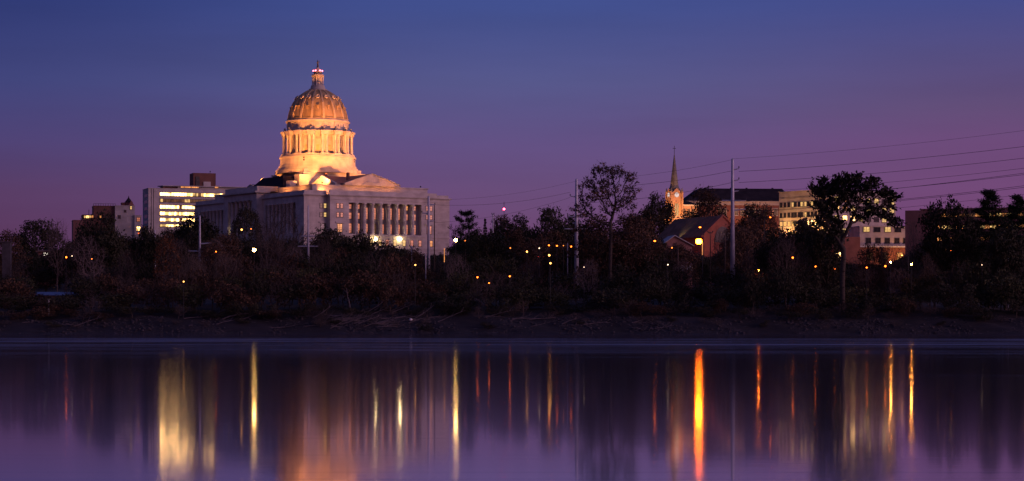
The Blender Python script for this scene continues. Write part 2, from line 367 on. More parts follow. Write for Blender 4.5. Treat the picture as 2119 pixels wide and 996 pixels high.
def column_mesh(h, r, name='column'):
    return MB().lathe([(0, r*1.35), (h*.025, r*1.35), (h*.03, r*1.12), (h*.05, r*1.02), (h*.5, r*.97), (h*.92, r*.86), (h*.93, r*1.0), (h*.965, r*1.05), (h*.97, r*1.35), (h, r*1.35)], 14).mesh(name, 'limestone', True)
hcol = ZE-ZB; big_col = column_mesh(hcol, 1.0)
bay = (cu1-cu0)/9
for i in range(1, 9): link('column', big_col, cap, (cu0+bay*i, -1.75, ZB))
rw = lambda a, b, y0, y1, v: (zz(y0)-0, zz(y1)-zz(y0))
z_up, h_up = zz(430), zz(421)-zz(430); z_md, h_md = zz(451), zz(438.5)-zz(451); z_lo, h_lo = zz(480.5), zz(461)-zz(480.5)
for i in range(9):
    u = cu0+bay*(i+.5)
    if i in (0, 1, 7, 8):
        window(cap, (u, 0, z_up), 1.5, h_up, 0, 'lit_pink' if i != 7 else 'lit_orange', 0); window(cap, (u, 0, z_md), 1.5, h_md, 0, 'lit_pink', 0)
    else: window(cap, (u, 0, z_md), 1.5, zz(427)-z_md, 0, 'lit_pink', 0, rails=4)
    window(cap, (u, 0, z_lo), 1.5, h_lo, 0, 'lit_dim' if i == 3 else 'lit_pink', 0, rails=3)
def pier_windows(uc, v, lits=('lit_pink',)*5, rz=0, at=lambda a, b: (a, b)):
    for du, k in ((-1.0, 0), (1.0, 1)):
        window(cap, (*at(uc+du, v), z_up), 1.25, h_up, rz, lits[k], 0); window(cap, (*at(uc+du, v), z_md+.6), 1.25, h_md-.9, rz, lits[2+k], 0)
    window(cap, (*at(uc, v), z_lo+.3), 2.4, h_lo-.8, rz, lits[4], 1, rails=3)
    a, b_ = at(uc-2.1, v-.45), at(uc+2.1, v+.02); MB().box(min(a[0], b_[0]), max(a[0], b_[0]), min(a[1], b_[1]), max(a[1], b_[1]), z_lo+h_lo-.1, z_lo+h_lo+.55).obj('door_hood', 'limestone', cap)
pier_windows(cf.u_at(703, -3), -3, ('lit_pink', 'lit_pink', 'lit_pink', 'lit_pink', 'lit_orange'))
pier_windows(cf.u_at(888, -3), -3)
pier_windows(cf.u_at(668.5, 0), 0, ('lit_dim', 'lit_yellow', 'lit_dim', 'lit_yellow', 'dark_glass'))
for px, lt in ((716, 'dark_glass'), (733, 'lit_dim'), (752, 'lit_dim'), (768, 'lit_yellow'), (786, 'lit_yellow'), (801, 'lit_pink'), (817, 'lit_yellow'), (836, 'lit_yellow'), (852, 'lit_pink'), (869, 'lit_pink'), (892, 'lit_orange')):
    window(cap, (cf.u_at(px, -3), -3, zz(506)), 1.5, 2.6, 0, lt, 0)
# north front
def north_wing(v0, v1, pier0, pier1, n):
    MB().box(0, 2, v0, v0+pier0, ZB, ZC0).obj('end_pier', 'limestone', cap)
    MB().box(0, 2, v1-pier1, v1, ZB, ZC0).obj('end_pier', 'limestone', cap)
    a, b_ = v0+pier0, v1-pier1
    MB().box(0, 2, a, b_, ZE, ZC0).obj('entablature', 'limestone', cap)
    MB().box(1.2, 2, a, b_, ZB, ZE-.003).obj('loggia_wall', 'limestone', cap)
    MB().box(-1.2, 2, v0, v1, -3, ZB).obj('podium_storey', 'limestone', cap)
    for i in range(n):
        v = a+(b_-a)*(i+.5)/n
        for z, h, l in ((z_up, h_up, 'dark_glass'), (z_md, h_md, 'dark_glass'), (z_lo, h_lo, 'dark_glass')):
            window(cap, (1.2, v, z), 1.5, h, -PI/2, l, 0)
        if i: link('column', big_col, cap, (.1, a+(b_-a)*i/n, ZB))
north_wing(2, 42, 6.5, 2.5, 8); north_wing(78, V1, 2.5, 6.5, 8)
# north portico block
PZ = cf.z(400, -3.5, 42); PP = cf.z(385, -3.5, 42)
MB().box(-3.5, 2, 42, 78, -3, ZB).obj('portico_base', 'limestone', cap)
MB().box(-3.5, 2, 42, 46.5, ZB, PZ-3).obj('portico_pier', 'limestone', cap); MB().box(-3.5, 2, 73.5, 78, ZB, PZ-3).obj('portico_pier', 'limestone', cap)
MB().box(-3.52, 3, 42-.02, 78.02, PZ-3, PZ).obj('portico_entablature', 'limestone', cap)
m = MB(); m.box(-4.9, 3.1, 40.6, 79.4, PZ+.3, PZ+1.1); m.box(-4.2, 3.1, 41.3, 78.7, PZ, PZ+.295); m.obj('cornice', 'limestone', cap)
MB().box(-3.0, 9, 42.4, 77.6, PZ+1.1, PP).obj('attic_storey', 'limestone', cap)
pc = column_mesh(PZ-3-ZB, 1.15)
for i in range(6): link('column', pc, cap, (-1.9, 46.5+27*(i+.5)/6, ZB))
for i in range(5): window(cap, (2, 46.5+27*(i+1)/6, ZB+1), 2.2, 7, -PI/2, 'lit_dim', 1, rails=3)
# attic and roofs
AT = cf.z(386.5, 8, 20)
MB().box(8, U1-8, 7, V1-7, ZC1-.7, AT).obj('attic_storey', 'limestone', cap)
MB().box(7.6, U1-7.6, 6.6, V1-6.6, AT, AT+.5).obj('attic_coping', 'limestone', cap)
def gable_roof(axis, c, half, a, b_, z0, zp, wallt=.8, over=.5):
    """Pitched roof with stone end walls; ridge runs along v (axis 'v') or u."""
    P3 = (lambda s, l, z: (s, l, z)) if axis == 'v' else (lambda s, l, z: (l, s, z))
    zb = AT+.503
    for l0, l1 in ((a, a+wallt), (b_-wallt, b_)):
        m = MB()
        lo = [P3(c-half, l0, zb), P3(c+half, l0, zb), P3(c+half, l0, z0), P3(c, l0, zp), P3(c-half, l0, z0)]
        hi = [P3(c-half, l1, zb), P3(c+half, l1, zb), P3(c+half, l1, z0), P3(c, l1, zp), P3(c-half, l1, z0)]
        m.hull(lo, hi).obj('gable_wall', 'limestone', cap)
    m = MB()
    for sgn in (-1, 1):
        e = c+sgn*(half+over); zo = z0-(zp-z0)/half*over
        m.hull([P3(c, a-over, zp+.02), P3(e, a-over, zo+.02), P3(e, a-over, zo+.42), P3(c, a-over, zp+.42)],
               [P3(c, a+wallt, zp+.02), P3(e, a+wallt, zo+.02), P3(e, a+wallt, zo+.42), P3(c, a+wallt, zp+.42)])
    m.obj('raking_cornice', 'limestone', cap)
    m = MB()
    for sgn in (-1, 1):
        e = c+sgn*half
        m.hull([P3(c, a+wallt+.01, zp), P3(e, a+wallt+.01, z0), P3(e, a+wallt+.01, z0+.3), P3(c, a+wallt+.01, zp+.3)],
               [P3(c, b_-wallt-.01, zp), P3(e, b_-wallt-.01, z0), P3(e, b_-wallt-.01, z0+.3), P3(c, b_-wallt-.01, zp+.3)])
    m.obj('roof_slope', 'red_roof', cap)
    m = MB(); m.add([P3(c-half+.2, a+wallt+.01, zb), P3(c-half+.2, b_-wallt-.01, zb), P3(c-half+.2, b_-wallt-.01, z0), P3(c-half+.2, a+wallt+.01, z0)], [(0, 1, 2, 3)])
    m.add([P3(c+half-.2, a+wallt+.01, zb), P3(c+half-.2, b_-wallt-.01, zb), P3(c+half-.2, b_-wallt-.01, z0), P3(c+half-.2, a+wallt+.01, z0)], [(0, 1, 2, 3)]); m.obj('eaves_wall', 'limestone', cap)
zg0, zgp = cf.z(382, 45, 5), cf.z(360, UC, 5)
gable_roof('v', UC, 14.5, 4.8, 44, zg0-.3, zgp-.2)
gable_roof('v', UC, 14.5, 76, 115, zg0-.3, zgp-.2)
gable_roof('u', 21.5, 12.5, 21, 56, cf.z(380, 21, 9), cf.z(365.5, 21.5, 21))
gable_roof('u', 98.5, 12.5, 21, 56, cf.z(380, 21, 9), cf.z(365.5, 21.5, 21))
# lunette over the west gable
m = MB(); pts = []
for k in range(13):
    a = PI*k/12; pts.append((UC+6.2*math.cos(a), AT+.55+1.9*math.sin(a)))
m.hull([(x, 4.5, z) for x, z in pts], [(x, 4.79, z) for x, z in pts]); m.obj('lunette', 'limestone_drum', cap)
def hip(u0, u1, v0, v1, z0, z1, inset, name='hip_roof'):
    iu, iv = inset
    MB().hull([(u0, v0, z0), (u1, v0, z0), (u1, v1, z0), (u0, v1, z0)], [(u0+iu, v0+iv, z1), (u1-iu, v0+iv, z1), (u1-iu, v1-iv, z1), (u0+iu, v1-iv, z1)]).obj(name, 'dark_roof', cap)
hip(9.5, 24, 40, 80, AT+.51, cf.z(367, 18, 58), (4.5, 9)); hip(53, U1-9, 42, 78, AT+.51, cf.z(377, 60, 58), (3, 8))
MB().box(9.8, 13.5, 33.5, 37.5, AT+.51, cf.z(374.5, 12, 35)).obj('roof_block', 'limestone', cap)
for (u, v) in ((31, 15), (46, 33), (25, 26)): MB().box(u-.6, u+.6, v-.6, v+.6, AT+2, zgp+.9).obj('chimney', 'dark_brick', cap)
# base of the dome
zd = lambda y: cf.z(y, UC, VC)
def ring(name, prof, mt='limestone_drum', n=48, smooth=False):
    return MB().lathe([(z, r) for z, r in prof], n, UC, VC, R(2)).obj(name, mt, cap, smooth)
e = 16.6
m = MB(); m.box(UC-e, UC+e, VC-e, VC+e, AT+.4, zd(364.5)); m.box(UC-e-.5, UC+e+.5, VC-e-.5, VC+e+.5, zd(364.5), zd(362)); m.obj('crossing_block', 'limestone_drum', cap)
for sx in (-1, 1):
    for sy in (-1, 1):
        MB().box(UC+sx*(e+1.6)-2.6, UC+sx*(e+1.6)+2.6, VC+sy*(e+1.6)-2.6, VC+sy*(e+1.6)+2.6, AT+.41, zd(368)).obj('corner_block', 'limestone_drum', cap)
        MB().box(UC+sx*(e-5)-4, UC+sx*(e-5)+4, VC+sy*(e-5)-4, VC+sy*(e-5)+4, zd(362), zd(355)).obj('corner_block', 'limestone_drum', cap)
ring('stepped_base', [(zd(362), 20.6), (zd(355), 20.6), (zd(354.9), 19.7), (zd(351), 19.7), (zd(350.9), 19.0), (zd(346), 19.0)])
ring('podium', [(zd(346), 18.5), (zd(330), 18.3), (zd(329.9), 18.8), (zd(327), 18.8), (zd(326.9), 18.1), (zd(323), 18.1)])
ring('drum_wall', [(zd(323), 14.6), (zd(276), 14.6)])
ring('drum_entablature', [(zd(283.5), 15.6), (zd(280), 15.7), (zd(279.9), 16.2), (zd(275.2), 16.6), (zd(274.8), 16.6)], n=64)
ring('upper_drum', [(zd(275), 15.0), (zd(256), 15.0), (zd(255.9), 15.6), (zd(252.5), 15.7), (zd(252.4), 15.1), (zd(250), 15.1)], n=64)
cam_a = math.atan2(*[(lambda w: (w[1], w[0]))(((-cf.w(UC, VC)[0])*cf.c+(-cf.w(UC, VC)[1])*cf.s, (-cf.w(UC, VC)[0])*-cf.s+(-cf.w(UC, VC)[1])*cf.c))][0])
A16 = lambda k: cam_a+k*2*PI/16
dh = zd(283.5)-zd(321.5); dc = column_mesh(dh, .62)
MB_block = MB().box(-1.9, 1.9, -1.5, .9, 0, zd(274.9)-zd(283.5)).box(-2.2, 2.2, -1.9, .9, zd(278)-zd(283.5)+.01, zd(275.3)-zd(283.5)).mesh('entablature_block', 'limestone_drum')
MB_ped = MB().box(-2.0, 2.0, -1.0, 1.0, 0, zd(321.5)-zd(323.2)).mesh('pedestal', 'limestone_drum')
MB_pil = MB().box(-1.6, 1.6, -.55, .35, 0, dh).mesh('pier', 'limestone_drum')
MB_win = MB().box(-.75, .75, -.08, .02, 0, 3.4).mesh('drum_window', 'rib_stone')
MB_arch = MB().box(-1.35, -1.0, -.3, .02, 0, 6.2).box(1.0, 1.35, -.3, .02, 0, 6.2).box(-1.45, 1.45, -.35, .02, 6.2, 6.7).box(-1.2, 1.2, -.45, .02, -.4, 0).mesh('window_surround', 'limestone_drum')
MB_urn = MB().box(-.5, .5, -.5, .5, 0, .7).ball((0, 0, 1.25), .55).mesh('urn', 'limestone_drum')
MB_med = MB().lathe([(0, .95), (.18, .95), (.2, .7), (.1, .68)], 16).mesh('medallion', 'limestone_drum')
MB_med.transform(__import__('mathutils').Matrix.Rotation(PI/2, 4, 'X'))
MB_strip = MB().box(-.45, .45, -.22, .1, 0, zd(256)-zd(274.8)).mesh('pilaster', 'limestone_drum')
for k in range(16):
    a = A16(k+.5)
    pos = lambda r, s=0, an=a: (UC+r*math.cos(an)-s*math.sin(an), VC+r*math.sin(an)+s*math.cos(an))
    for s_ in (-1.05, 1.05):
        x, y = pos(16.75, s_); link('column', dc, cap, (x, y, zd(321.5)))
    rz = a+PI/2
    x, y = pos(16.3); link('entablature_block', MB_block, cap, (x, y, zd(283.5)), rz)
    x, y = pos(16.85); link('pedestal', MB_ped, cap, (x, y, zd(323)), rz)
    x, y = pos(14.7); link('pier', MB_pil, cap, (x, y, zd(321.5)), rz)
    x, y = pos(16.4); link('urn', MB_urn, cap, (x, y, zd(274.9)), rz)
    x, y = pos(15.0); link('pilaster', MB_strip, cap, (x, y, zd(274.8)), rz)
    a2 = A16(k); rz2 = a2+PI/2
    x, y = pos(14.62, 0, a2); link('drum_window', MB_win, cap, (x, y, zd(318)), rz2); link('window_surround', MB_arch, cap, (x, y, zd(318)), rz2)
    x, y = pos(15.02, 0, a2); link('medallion', MB_med, cap, (x, y, zd(263)), rz2)
for px, yy in ((629, 337), (733, 337)):
    an = cam_a+math.asin((px-657.4)/78.5)
    for q in (0, 1): link('drum_window', MB().box(-.35, .35, -.12, .1, 0, .9).mesh('drum_window', 'dark_glass'), cap, (UC+18.42*math.cos(an), VC+18.42*math.sin(an), zd(yy+1-q*5.2)), an+PI/2)
prof = [(zd(250), 14.7), (zd(246), 14.55), (zd(239), 14.2), (zd(232), 13.75), (zd(224), 13.0), (zd(215), 12.1), (zd(206), 10.5), (zd(200), 9.1), (zd(195.5), 7.7), (zd(191), 6.1), (zd(187.5), 4.6)]
ring('dome_shell', prof, 'copper_dome', 64, True)
ring('dome_foot', [(zd(251), 15.0), (zd(247.5), 15.0), (zd(247.4), 14.7)], 'copper_dome', 64)
rib = MB()
for i in range(len(prof)-1):
    (z0, r0), (z1, r1) = prof[i], prof[i+1]; w0, w1 = .18+.38*r0/14.7, .18+.38*r1/14.7
    rib.hull([(r0-.3, -w0, z0), (r0+.42, -w0, z0), (r0+.42, w0, z0), (r0-.3, w0, z0)], [(r1-.3, -w1, z1), (r1+.42, -w1, z1), (r1+.42, w1, z1), (r1-.3, w1, z1)])
ribm = rib.mesh('dome_rib', 'rib_stone')
ocu = MB().lathe([(0, .95), (.55, .95), (.56, .62), (.1, .6)], 14).mesh('oculus', 'limestone_drum')
def mat_tilt(me_, ang): me_.transform(__import__('mathutils').Matrix.Rotation(ang, 4, 'Y'))
mat_tilt(ocu, R(58))
low = MB().box(-.5, .5, -.35, .2, 0, 1.7).box(-.7, .7, -.5, .2, 1.7, 1.95).mesh('dome_dormer', 'copper_dome')
for k in range(16):
    a = A16(k+.5); link('dome_rib', ribm, cap, (UC, VC, 0), a)
    a = A16(k); link('oculus', ocu, cap, (UC+10.6*math.cos(a), VC+10.6*math.sin(a), zd(204.5)), a)
    link('dome_dormer', low, cap, (UC+13.3*math.cos(a), VC+13.3*math.sin(a), zd(231)), a+PI/2)
# lantern
ring('lantern_base', [(zd(187.6), 4.4), (zd(185), 4.5), (zd(184.9), 3.6), (zd(180), 3.5), (zd(179.9), 3.3), (zd(177.5), 3.3)], n=24)
ring('lantern_core', [(zd(177.5), 1.7), (zd(158.5), 1.7)], n=16)
lc = column_mesh(zd(158.5)-zd(177.5), .30)
for k in range(12):
    a = A16(0)+k*PI/6+.26; link('column', lc, cap, (UC+2.65*math.cos(a), VC+2.65*math.sin(a), zd(177.5)))
ring('lantern_cornice', [(zd(158.5), 2.9), (zd(157), 3.1), (zd(156.9), 3.0), (zd(155), 3.0)], n=24)
ring('lantern_cap', [(zd(155), 2.1), (zd(150), 2.0), (zd(149.9), 2.3), (zd(148.5), 2.3), (zd(148), 1.8), (zd(144), 1.5), (zd(141), .75), (zd(139), .6)], 'limestone_drum', 20, True)
for k in range(6):
    a = cam_a+R(30)+k*PI/3; MB().ball((UC+2.15*math.cos(a), VC+2.15*math.sin(a), zd(147)), .42).obj('beacon_lamp', 'lamp_pink', cap)
st = thing('bronze_statue', 'small dark robed bronze statue on top of the dome lantern', 'statue', (*cf.w(UC, VC), zd(139.3)+cf.base), cf.rz)
sh = zd(124)-zd(139.3)
MB().lathe([(0, .62), (sh*.04, .62), (sh*.06, .5), (sh*.3, .42), (sh*.5, .34), (sh*.62, .3), (sh*.72, .42), (sh*.78, .36), (sh*.81, .13), (sh*.84, .12), (sh*.86, .2), (sh*.91, .23), (sh*.96, .16), (sh*.98, .02)], 12).obj('robed_figure', 'bronze', st, True)
MB().tube((.36, 0, sh*.76), (.75, -.15, sh*.62), .12, .09).tube((.75, -.15, sh*.62), (.72, -.35, sh*.86), .09, .07).obj('arm', 'bronze', st)
MB().tube((-.36, 0, sh*.76), (-.5, -.1, sh*.5), .12, .09).tube((-.5, -.1, sh*.5), (-.35, -.3, sh*.45), .09, .07).obj('arm', 'bronze', st)
# terrace in front of the west end
tr = Frame(683, 1000, 32.7, 33); tr.O = cf.w(0, 0)
tw = thing('terrace_wall', 'low pale terrace wall at the foot of the stone colonnaded end', 'wall', (*cf.w(0, 0), 31), cf.rz)
MB().box(4, U1+6, -11, -10.2, -2, 4.6).obj('wall_face', 'limestone', tw); MB().box(3.8, U1+6.2, -11.2, -10, 4.6, 4.9).obj('coping', 'limestone', tw)

# floodlights of the dome, standing on the attic roof
def spot(u, v, z, tu, tv, tz, power, size=70, col=(1, .31, .070), label='', rad=.5):
    x, y = cf.w(u, v)
    o = thing('floodlight', label, 'floodlight', (x, y, z+cf.base), cf.rz, None)
    MB().box(-.35, .35, -.35, .35, 0, .15).box(-.06, .06, -.06, .06, .15, .8).obj('stand', 'dark_steel', o)
    w = Vector((*cf.w(tu, tv), tz+cf.base)); d = (w-Vector((x, y, z+1+cf.base))).normalized()
    hd = MB().tube((0, 0, 0), (0, 0, -.45), .38, .3, 10).obj('lamp_head', 'dark_steel', o); hd.location = (0, 0, 1)
    q = d.to_track_quat('Z', 'Y').to_matrix().to_3x3()
    from mathutils import Matrix
    hd.rotation_euler = (Matrix.Rotation(-cf.rz, 3, 'Z') @ q).to_euler()
    ld = bpy.data.lights.new('flood_beam', 'SPOT'); ld.energy = power; ld.color = col; ld.spot_size = R(size); ld.spot_blend = .6; ld.shadow_soft_size = rad
    lo = bpy.data.objects.new('flood_beam', ld); C.objects.link(lo); lo.parent = o
    lo.location = (0, 0, 1.1); lo.rotation_euler = (Matrix.Rotation(-cf.rz, 3, 'Z') @ d.to_track_quat('-Z', 'Y').to_matrix().to_3x3()).to_euler()
    return o
zr = AT+.5
spots = [
 (13.5, 7.8, zr, 'dome floodlight on the attic roof corner nearest the camera'),
 (9.0, 25, zr, 'dome floodlight near the small stone block on the attic roof'),
 (U1-10, 10.5, zr, 'dome floodlight on the attic corner right of the wide gable'),
 (9.0, 88, zr, 'dome floodlight on the attic left of the dark hipped roof'),
 (U1-10, 86, zr, 'dome floodlight on the far attic corner behind the dome'),
]
for (u, v, z, lb), pw in zip(spots, (430000, 40000, 230000, 130000, 110000)):
    spot(u, v, z, UC, VC, zd(280), pw, 66, label=lb)
spot(19, 44, zr+6, UC-3, VC-3, zd(240), 3500, 100, label='dome floodlight on the dark hipped roof edge under the drum')
spot(54, 38.5, zr+.1, UC, VC, zd(270), 3500, 100, label='dome floodlight in the valley behind the wide gable')
spot(12, 4.2, ZC1, 22, 21, zgp-1, 5200, 120, label='low floodlight on the cornice ledge aimed at the small gable')
spot(31, -.6, ZC1, 32, 6, zgp, 4200, 150, label='low floodlight on the ledge below the wide gable, left one')
spot(47, -.6, ZC1, 46, 6, zgp, 4200, 150, label='low floodlight on the ledge below the wide gable, right one')
for v_, lb in ((17, 'low floodlight on the ledge of the north attic wall, nearer one'), (32, 'low floodlight on the ledge of the north attic wall, farther one')):
    spot(3.2, v_, ZC1, 9, v_+1, AT+2, 4500, 150, label=lb)

# ------------------------------------------------------------------ other buildings
def strip_windows(fr, root, px0, px1, y0, y1, u_or_v, plane, lits, pane_w=1.5, side='u', seed=0):
    """A ribbon of windows: dark frame plus a run of panes; panes are grouped by brightness."""
    rnd = random.Random(seed)
    if side == 'u':
        a, b_ = fr.u_at(px0, plane), fr.u_at(px1, plane); zl = lambda y, u: fr.z(y, u, plane)
    else:
        a, b_ = fr.v_at(px0, plane), fr.v_at(px1, plane); zl = lambda y, v: fr.z(y, plane, v)
    if a > b_: a, b_ = b_, a
    z1, z0 = zl(y0, (a+b_)/2), zl(y1, (a+b_)/2)
    n = max(1, int((b_-a)/pane_w)); 
    m = MB(); groups = {}
    def bx(mb, s0, s1, d0, d1, q0, q1):
        if side == 'u': mb.box(s0, s1, plane-d1, plane-d0, q0, q1)
        else: mb.box(plane-d1, plane-d0, s0, s1, q0, q1)
    bx(m, a-.2, b_+.2, -.02, .16, z0-.25, z0); bx(m, a-.2, b_+.2, -.02, .14, z1, z1+.2)
    for i in range(n+1): s = a+(b_-a)*i/n; bx(m, s-.07, s+.07, -.02, .12, z0+.003, z1-.003)
    fo = m.obj('window_band', 'frame_dark', root)
    for i in range(n):
        l = lits(rnd, (i+.5)/n) if callable(lits) else lits
        bx(groups.setdefault(l, MB()), a+(b_-a)*i/n+.072, a+(b_-a)*(i+1)/n-.072, -.01, .05, z0+.005, z1-.005)
    for l, mb in groups.items():
        po = mb.obj('pane', l, fo)
        if len(mb.f) > 6: po['kind'] = 'stuff'
# office block left of the statehouse
of = Frame(307, 1200, 20, 32)
ob = of.thing('office_block', 'pale flat-roofed office block with bright ribbon windows and brick roof tower', 'office building')
oz = lambda y: of.z(y, 0, 0); UR = of.u_at(575, 0)
MB().box(0, UR, 0, 17, -3, oz(390)).obj('body_wall', 'pale_concrete', ob)
MB().box(-.15, UR+.2, -.15, 17.2, oz(390), oz(389)).obj('coping', 'pale_concrete', ob)
for px in (313.2, 317.8): u = of.u_at(px, 0); MB().box(u-.12, u+.12, -.12, .1, 2, oz(390.5)).obj('wall_joint', 'frame_dark', ob)
for y in (404, 417, 431, 447, 459):
    a, b_ = of.v_at(305.4, 0), of.v_at(299, 0); MB().box(-.08, .05, a, b_, oz(y+3), oz(y-3)).obj('side_window', 'dark_glass', ob)
strip_windows(of, ob, 331, 560, 401, 407.3, 'u', 0, lambda r_, f: 'lit_bright' if f < .3 else r_.choice(['lit_yellow', 'lit_yellow', 'lit_dim', 'lit_bright']), 1.5, seed=1)
strip_windows(of, ob, 331, 560, 414, 420, 'u', 0, lambda r_, f: 'lit_yellow' if f < .02 or .23 < f < .27 else 'lit_dim', 1.5, seed=2)
strip_windows(of, ob, 331, 560, 427, 433.5, 'u', 0, lambda r_, f: 'lit_bright' if r_.random() < .72 else r_.choice(['lit_yellow', 'lit_dim']), 1.5, seed=3)
strip_windows(of, ob, 331, 560, 440.5, 447, 'u', 0, lambda r_, f: 'lit_bright' if r_.random() < .78 else r_.choice(['lit_yellow', 'lit_dim']), 1.5, seed=4)
strip_windows(of, ob, 331, 560, 453.5, 459.5, 'u', 0, lambda r_, f: 'lit_bright' if r_.random() < .78 else r_.choice(['lit_yellow', 'lit_dim']), 1.5, seed=5)
strip_windows(of, ob, 331, 560, 466.5, 471, 'u', 0, lambda r_, f: 'lit_bright' if r_.random() < .6 else 'lit_yellow', 1.5, seed=6)
pu0 = of.u_at(368, 3); MB().box(pu0, UR-2, 3, 15, oz(389)+.01, oz(384.5)).obj('penthouse', 'pale_concrete', ob)
MB().box(of.u_at(338, 3), pu0-.01, 4, 14, oz(389)+.01, oz(385)).obj('plant_room', 'dark_brick', ob)
m = MB(); pts = [(of.u_at(330, 2), 8), (of.u_at(338, 1.5), 2.5), (of.u_at(372, 1.5), 1.2), (UR-1, 1.2), (UR-1, 16), (of.u_at(345, 2), 15)]
m.hull([(x, y, oz(384.2)) for x, y in pts], [(x, y, oz(382.6)) for x, y in pts]); m.obj('roof_slab', 'pale_concrete', ob)
strip_windows(of, ob, 374, 412, 385.3, 389, 'u', 3, 'lit_orange', 1.8); strip_windows(of, ob, 444.5, 452, 385.5, 389.5, 'u', 3, 'lit_orange', 1.8)
tu0, tu1 = of.u_at(400, 5), of.u_at(446.5, 5)
MB().box(tu0, tu1, 5, 15, oz(383), of.z(358, tu0, 5)).obj('roof_tower', 'dark_brick', ob)
MB().box(of.u_at(421, 4.7), of.u_at(436, 4.7), 4.6, 4.99, oz(382.5), oz(372.5)).obj('louvre_panel', 'pale_concrete', ob)
MB().box(of.u_at(405, 4.7), of.u_at(413, 4.7), 4.7, 4.98, oz(382), oz(362)).obj('recess_panel', 'frame_dark', ob)
m = MB(); u = of.u_at(435, 8); m.tube((u, 8, of.z(358, tu0, 5)), (u, 8, oz(350.5)), .12); m.ball((u, 8, oz(350.2)), .35); m.obj('mast', 'dark_steel', ob)
MB().box(tu1-1.3, tu1-.5, 8, 9, of.z(358, tu0, 5), oz(355)).obj('vent', 'dark_steel', ob)

# old brick building with turret, left
hb = Frame(150, 1150, 14, 32)
hr = hb.thing('turreted_building', 'old brick building of stepped blocks with a small spired turret', 'building')
def blk(fr, root, px0, px1, ytop, v0, dv, mt, name='block_wall', ybot=None, cop=True):
    u0, u1 = fr.u_at(px0, v0), fr.u_at(px1, v0); z1 = fr.z(ytop, (u0+u1)/2, v0); z0 = -3 if ybot is None else fr.z(ybot, (u0+u1)/2, v0)
    o = MB().box(u0, u1, v0, v0+dv, z0, z1).obj(name, mt, root)
    if cop: MB().box(u0-.15, u1+.15, v0-.15, v0+dv+.15, z1, z1+.4).obj('coping', mt, root)
    return u0, u1, z1
blk(hb, hr, 151, 171, 457, 0, 14, 'brown_brick')
blk(hb, hr, 171, 196, 446, 1, 14, 'dark_brick')
u0, u1, z1 = blk(hb, hr, 193.5, 239, 427.5, 3, 14, 'dark_brick')
m = MB()
for i in range(10): u = u0+(u1-u0)*i/9; m.box(u-.1, u+.1, 3, 3.2, z1+.4, z1+1.4)
m.box(u0, u1, 3.02, 3.18, z1+1.4, z1+1.55); m.obj('roof_railing', 'dark_steel', hr)
blk(hb, hr, 238, 279, 427, 1.5, 15, 'pale_concrete')
blk(hb, hr, 278.5, 293, 447, .5, 15, 'pale_concrete')
for px, y, lt in ((176, 449.5, 'lit_yellow'), (181, 449.5, 'lit_bright'), (186, 449, 'lit_yellow'), (191, 448.5, 'lit_orange')):
    window(hr, (hb.u_at(px, 1), 1, hb.z(y+2, 10, 1)), 1.1, 1.2, 0, lt, 0, rails=0)
window(hr, (hb.u_at(208, 3), 3, hb.z(451, 10, 3)), .9, 1.2, 0, 'lit_orange', 0, rails=0)
window(hr, (hb.u_at(286.3, .5), .5, hb.z(458, 30, 0)), 1.6, 1.9, 0, 'lit_pink', 1)
window(hr, (hb.u_at(286.5, .5), .5, hb.z(477, 30, 0)), 1.8, 2, 0, 'lit_bright', 1)
window(hr, (hb.u_at(259, 1.5), 1.5, hb.z(439, 30, 0)), 1.0, 1.0, 0, 'dark_glass', 0); window(hr, (hb.u_at(238+9, 1.5), 1.5, hb.z(452, 30, 0)), 1.2, 1.5, 0, 'dark_glass', 0)
blk(hb, hr, 252, 268, 421, 4, 7, 'dark_brick')
u = hb.u_at(266.5, 4); zt0 = hb.z(421, u, 4); zt1 = hb.z(405, u, 4)
MB().lathe([(5, 1.9), (zt0, 1.9), (zt0+.01, 2.2), (zt0+.4, 2.2)], 8, u, 5).obj('turret', 'brown_brick', hr)
MB().lathe([(zt0+.4, 2.3), (zt1-1.2, .35), (zt1, .05)], 8, u, 5).obj('turret_spire', 'dark_roof', hr)
window(hr, (hb.u_at(271, 1.5), 1.5, hb.z(433, 30, 0)), .9, 1.8, 0, 'lit_yellow', 0)
u = hb.u_at(271.5, 3); zq = hb.z(427, u, 3)
MB().hull([(u-1.7, 1.6, zq), (u+1.7, 1.6, zq), (u, 1.6, zq+3)], [(u-1.7, 6, zq), (u+1.7, 6, zq), (u, 6, zq+3)]).obj('gable', 'brown_brick', hr)
MB().tube((hb.u_at(185, 1), 6, hb.z(446, 8, 1)), (hb.u_at(185, 1), 6, hb.z(433, 8, 1)), .15).obj('chimney_pipe', 'dark_steel', hr)

# church with clock tower
ch = Frame(1389, 1150, 19, 31)
cr = ch.thing('church', 'orange-lit brick church with clock tower, green louvres and thin slate spire', 'church')
tw_ = ch.u_at(1411.5, 0); cz = lambda y: ch.z(y, tw_/2, 0)
MB().box(0, tw_, 0, tw_, cz(452), cz(399)).obj('tower_wall', 'church_brick', cr)
MB().box(-1.2, tw_+1.2, -1.2, tw_+1.2, cz(452)-1.8, cz(452)).obj('tower_cornice', 'church_brick', cr)
MB().box(-.9, tw_+.9, -.9, tw_+.9, -2, cz(452)-1.8).obj('tower_base', 'church_brick', cr)
for sx in (0, tw_):
    for sy in (0, tw_):
        MB().box(sx-.5, sx+.5, sy-.5, sy+.5, cz(452), cz(397)).obj('buttress', 'church_brick', cr)
        MB().lathe([(cz(397), .62), (cz(395.5), .62), (cz(388), .05)], 8, sx, sy).obj('pinnacle', 'spire_slate', cr)
